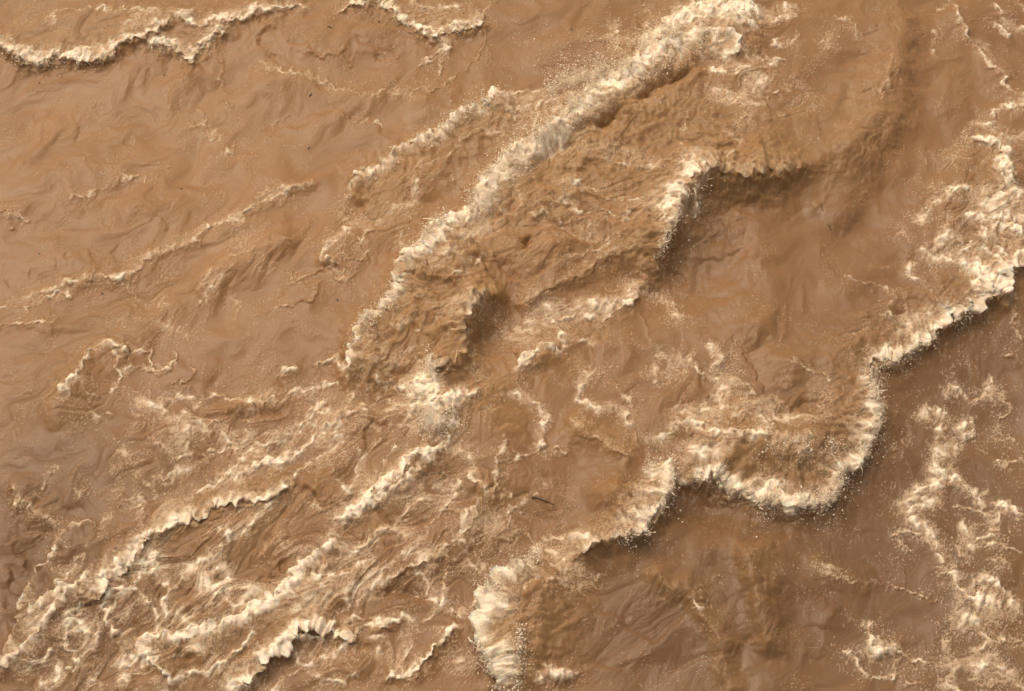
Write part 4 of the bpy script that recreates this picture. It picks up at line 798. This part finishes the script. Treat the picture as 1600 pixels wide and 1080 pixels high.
def spray_line(owner, s, H, n_drop, n_fing, side, spread, flen, name="spray_droplets"):
    """Drops and fingers thrown off a crest towards one side (+1 right of the line, -1 left)."""
    P = pts_of(s); x, y = to_world(P[:, 0], P[:, 1], H); P = smooth_line(np.stack(to_chart(x, y), 1))
    seg = np.diff(P, axis=0); ln = np.hypot(seg[:, 0], seg[:, 1]); cum = np.concatenate([[0], np.cumsum(ln)])
    def at(n, clump=True):
        s_ = rng.rand(n) * cum[-1]
        if clump:
            keep = noise(s_.astype(np.float32) / 14, s_.astype(np.float32) * 0 + len(s), 50) > rng.rand(n) * 0.9 - 0.35
            s_ = s_[keep]
        k = np.clip(np.searchsorted(cum, s_) - 1, 0, len(seg) - 1)
        f = (s_ - cum[k]) / ln[k]
        p = P[k] + seg[k] * f[:, None]
        nrm = np.stack([-seg[k, 1], seg[k, 0]], 1) / ln[k][:, None] * side
        return p, nrm
    VV, FF, nv = [], [], 0
    n_drop = int(n_drop * 3.5); n_drop = int(n_drop * 1.5); n_fing = int(n_fing * 0.6); flen *= 0.6
    p, nrm = at(n_drop)
    off = rng.exponential(spread, len(p)) - spread * 0.35
    p = p + nrm * off[:, None] + rng.normal(0, 3.5, p.shape)
    x, y, z, dx, dy = surf(p[:, 0], p[:, 1])
    r = np.clip(0.0018 * rng.pareto(2.4, len(p)) + 0.0014, 0, 0.0070)
    z = z + r * 0.8 + rng.exponential(0.07, len(p)) * np.exp(-np.maximum(off, 0) / 45)
    st = 1 + rng.rand(len(p), 1, 3) * 0.8
    ctr = np.stack([x + dx, y + dy, z], 1)
    for big, TV, TF in ((True, ICO_V, ICO_F), (False, OCT_V, OCT_F)):
        m_ = (r > 0.0065) == big
        v = TV[None] * r[m_, None, None] * st[m_] + ctr[m_, None]
        VV.append(v.reshape(-1, 3)); FF.append((TF[None] + (nv + np.arange(m_.sum()) * len(TV))[:, None, None]).reshape(-1, 3)); nv += m_.sum() * len(TV)
    p, nrm = at(n_fing)
    x, y, z, dx, dy = surf(p[:, 0], p[:, 1])
    NS = 6
    n_thin = len(p)
    p2, nrm2 = at(max(6, int(n_fing * 0.16))); x2, y2, z2, dx2, dy2 = surf(p2[:, 0], p2[:, 1])
    x, y, z, dx, dy = (np.concatenate(q_) for q_ in ((x, x2), (y, y2), (z, z2), (dx, dx2), (dy, dy2))); nrm = np.concatenate([nrm, nrm2])
    for i in range(len(x)):
        fat = i >= n_thin
        L = flen / 160 * (0.35 + rng.exponential(0.6)); r0 = 0.004 + 0.005 * rng.rand()
        if fat: L = (4 + rng.exponential(4)) / 160; r0 = 0.010 + 0.012 * rng.rand()
        d = np.array([nrm[i, 0], -nrm[i, 1] * 1.1, 0.35 + 0.9 * rng.rand()]) + rng.normal(0, 0.45, 3)
        d /= np.linalg.norm(d)
        c = np.array([x[i] + dx[i], y[i] + dy[i], z[i] - 0.02])
        a = np.cross(d, [0.3, 0.2, 1.0]); a /= np.linalg.norm(a); b = np.cross(d, a)
        wob = rng.normal(0, 0.8, 3)
        for k in range(NS + 1):
            tt = k / NS
            rr = r0 * (1 - tt) ** 0.7 * (1 + 0.4 * rng.randn()) + 0.0012
            if k == NS: rr = r0 * rng.uniform(0.3, 0.9)
            for m in range(3):
                an = m * 2.094 + tt
                VV.append((c + (a * math.cos(an) + b * math.sin(an)) * abs(rr))[None])
            if k < NS:
                for m in range(3):
                    q0, q1 = nv + m, nv + (m + 1) % 3
                    FF.append(np.array([[q0, q1, q1 + 3], [q0, q1 + 3, q0 + 3]]))
            else:
                FF.append(np.array([[nv, nv + 1, nv + 2]]))
            nv += 3
            d = d + wob * 0.25 + np.array([0, 0, -0.16]); d /= np.linalg.norm(d)
            c = c + d * L / NS
    me = soup(name, np.concatenate(VV), np.concatenate(FF))
    par = WOBJ.get(owner)
    return link(me, name, None, None, "stuff", parent=par, mat=MS) if par else link(me, name, "fine droplets of spray", "spray", "stuff", mat=MS)
for a in SPRAYS: spray_line(*a)

# ------------------------------------------------------------------ things adrift
def twig(pa, pb, rad, label, group=None, bend=0.06, name="driftwood_stick", cat="stick"):
    (x0, y0), (x1, y1) = pa, pb
    X_, Y_, Z_, dx, dy = surf(np.linspace(x0, x1, 9), np.linspace(y0, y1, 9))
    VV = []; FF = []
    z0 = Z_.max() + rad * 0.4
    zz = np.linspace(Z_[0], Z_[-1], 9) * 0.3 + 0.7 * z0
    dirn = np.array([X_[-1] - X_[0], Y_[-1] - Y_[0]]); L = np.hypot(*dirn); nr = np.array([-dirn[1], dirn[0]]) / L
    for k in range(9):
        tt = k / 8
        o = nr * bend * L * math.sin(tt * 3.1) + nr * 0.02 * L * math.sin(tt * 9)
        r = rad * (1 - 0.55 * tt) * (1 + 0.15 * math.sin(k * 2.7))
        for m in range(6):
            an = m * math.pi / 3
            VV.append((X_[k] + o[0] + nr[0] * r * math.cos(an), Y_[k] + o[1] + nr[1] * r * math.cos(an), zz[k] + r * math.sin(an)))
    for k in range(8):
        for m in range(6):
            a, b = k * 6 + m, k * 6 + (m + 1) % 6
            FF += [(a, b, b + 6), (a, b + 6, a + 6)]
    for m in range(1, 5): FF += [(0, m + 1, m), (48, 48 + m, 48 + m + 1)]
    # shift the origin to the thing's base
    c = np.array([X_.mean(), Y_.mean(), Z_.mean()])
    me = soup(name, np.array(VV) - c, FF)
    o = link(me, name, label, cat, None, group, mat=MW); o.location = c
    return o
twig((831, 777), (866, 789), 0.009, "thin dark stick adrift beside a patch of pale foam below the middle of the river")
twig((1282, 317), (1286, 328), 0.005, "short dark twig on the smooth swell, the upper one of the pair", bend=0.02, name="driftwood_twig", cat="twig")
twig((1295, 348), (1300, 358), 0.005, "short dark twig on the smooth swell, the lower one of the pair", bend=0.04, name="driftwood_twig", cat="twig")
BARK = [
 (516, 49, 20, 6, "dark bark scrap near the top edge, just left of the sagging foam lip"),
 (486, 150, -45, 5, "dark bark scrap on smooth water below the swirl at the top, upper of two"),
 (483, 230, -50, 5, "dark bark scrap left of the rounded tan wave, lower of two in a column"),
 (893, 50, 80, 4, "small dark scrap at the top, left of the upper end of the long white breaker"),
 (284, 296, 0, 3.5, "speck of bark on open water in the left part, above a thin line of foam"),
 (257, 118, 0, 3, "speck of bark just under the crumbling foam lip in the top left corner"),
 (160, 458, 10, 4, "speck of bark on the foam streaked fold at the left edge"),
 (62, 399, 60, 3, "speck of bark among shallow round boils at the left edge"),
 (527, 470, 70, 3, "speck of bark left of the lower end of the long white breaker"),
 (397, 633, 60, 4, "speck of bark beside the flat lacy foam patch in the left half"),
 (593, 39, 10, 3.5, "speck of bark inside the bay of the sagging foam lip at the top"),
 (62, 130, 0, 3, "speck of bark on smooth water at the far left, below the crumbling lip"),
]
for (x, y, a, ln, lab) in BARK:
    ca, sa = math.cos(math.radians(a)) * ln / 2, math.sin(math.radians(a)) * ln / 2
    twig((x - ca, y - sa), (x + ca, y + sa), 0.0075, lab, "scraps of bark adrift on the smooth water", 0.1, "bark_scrap", "bark scrap")
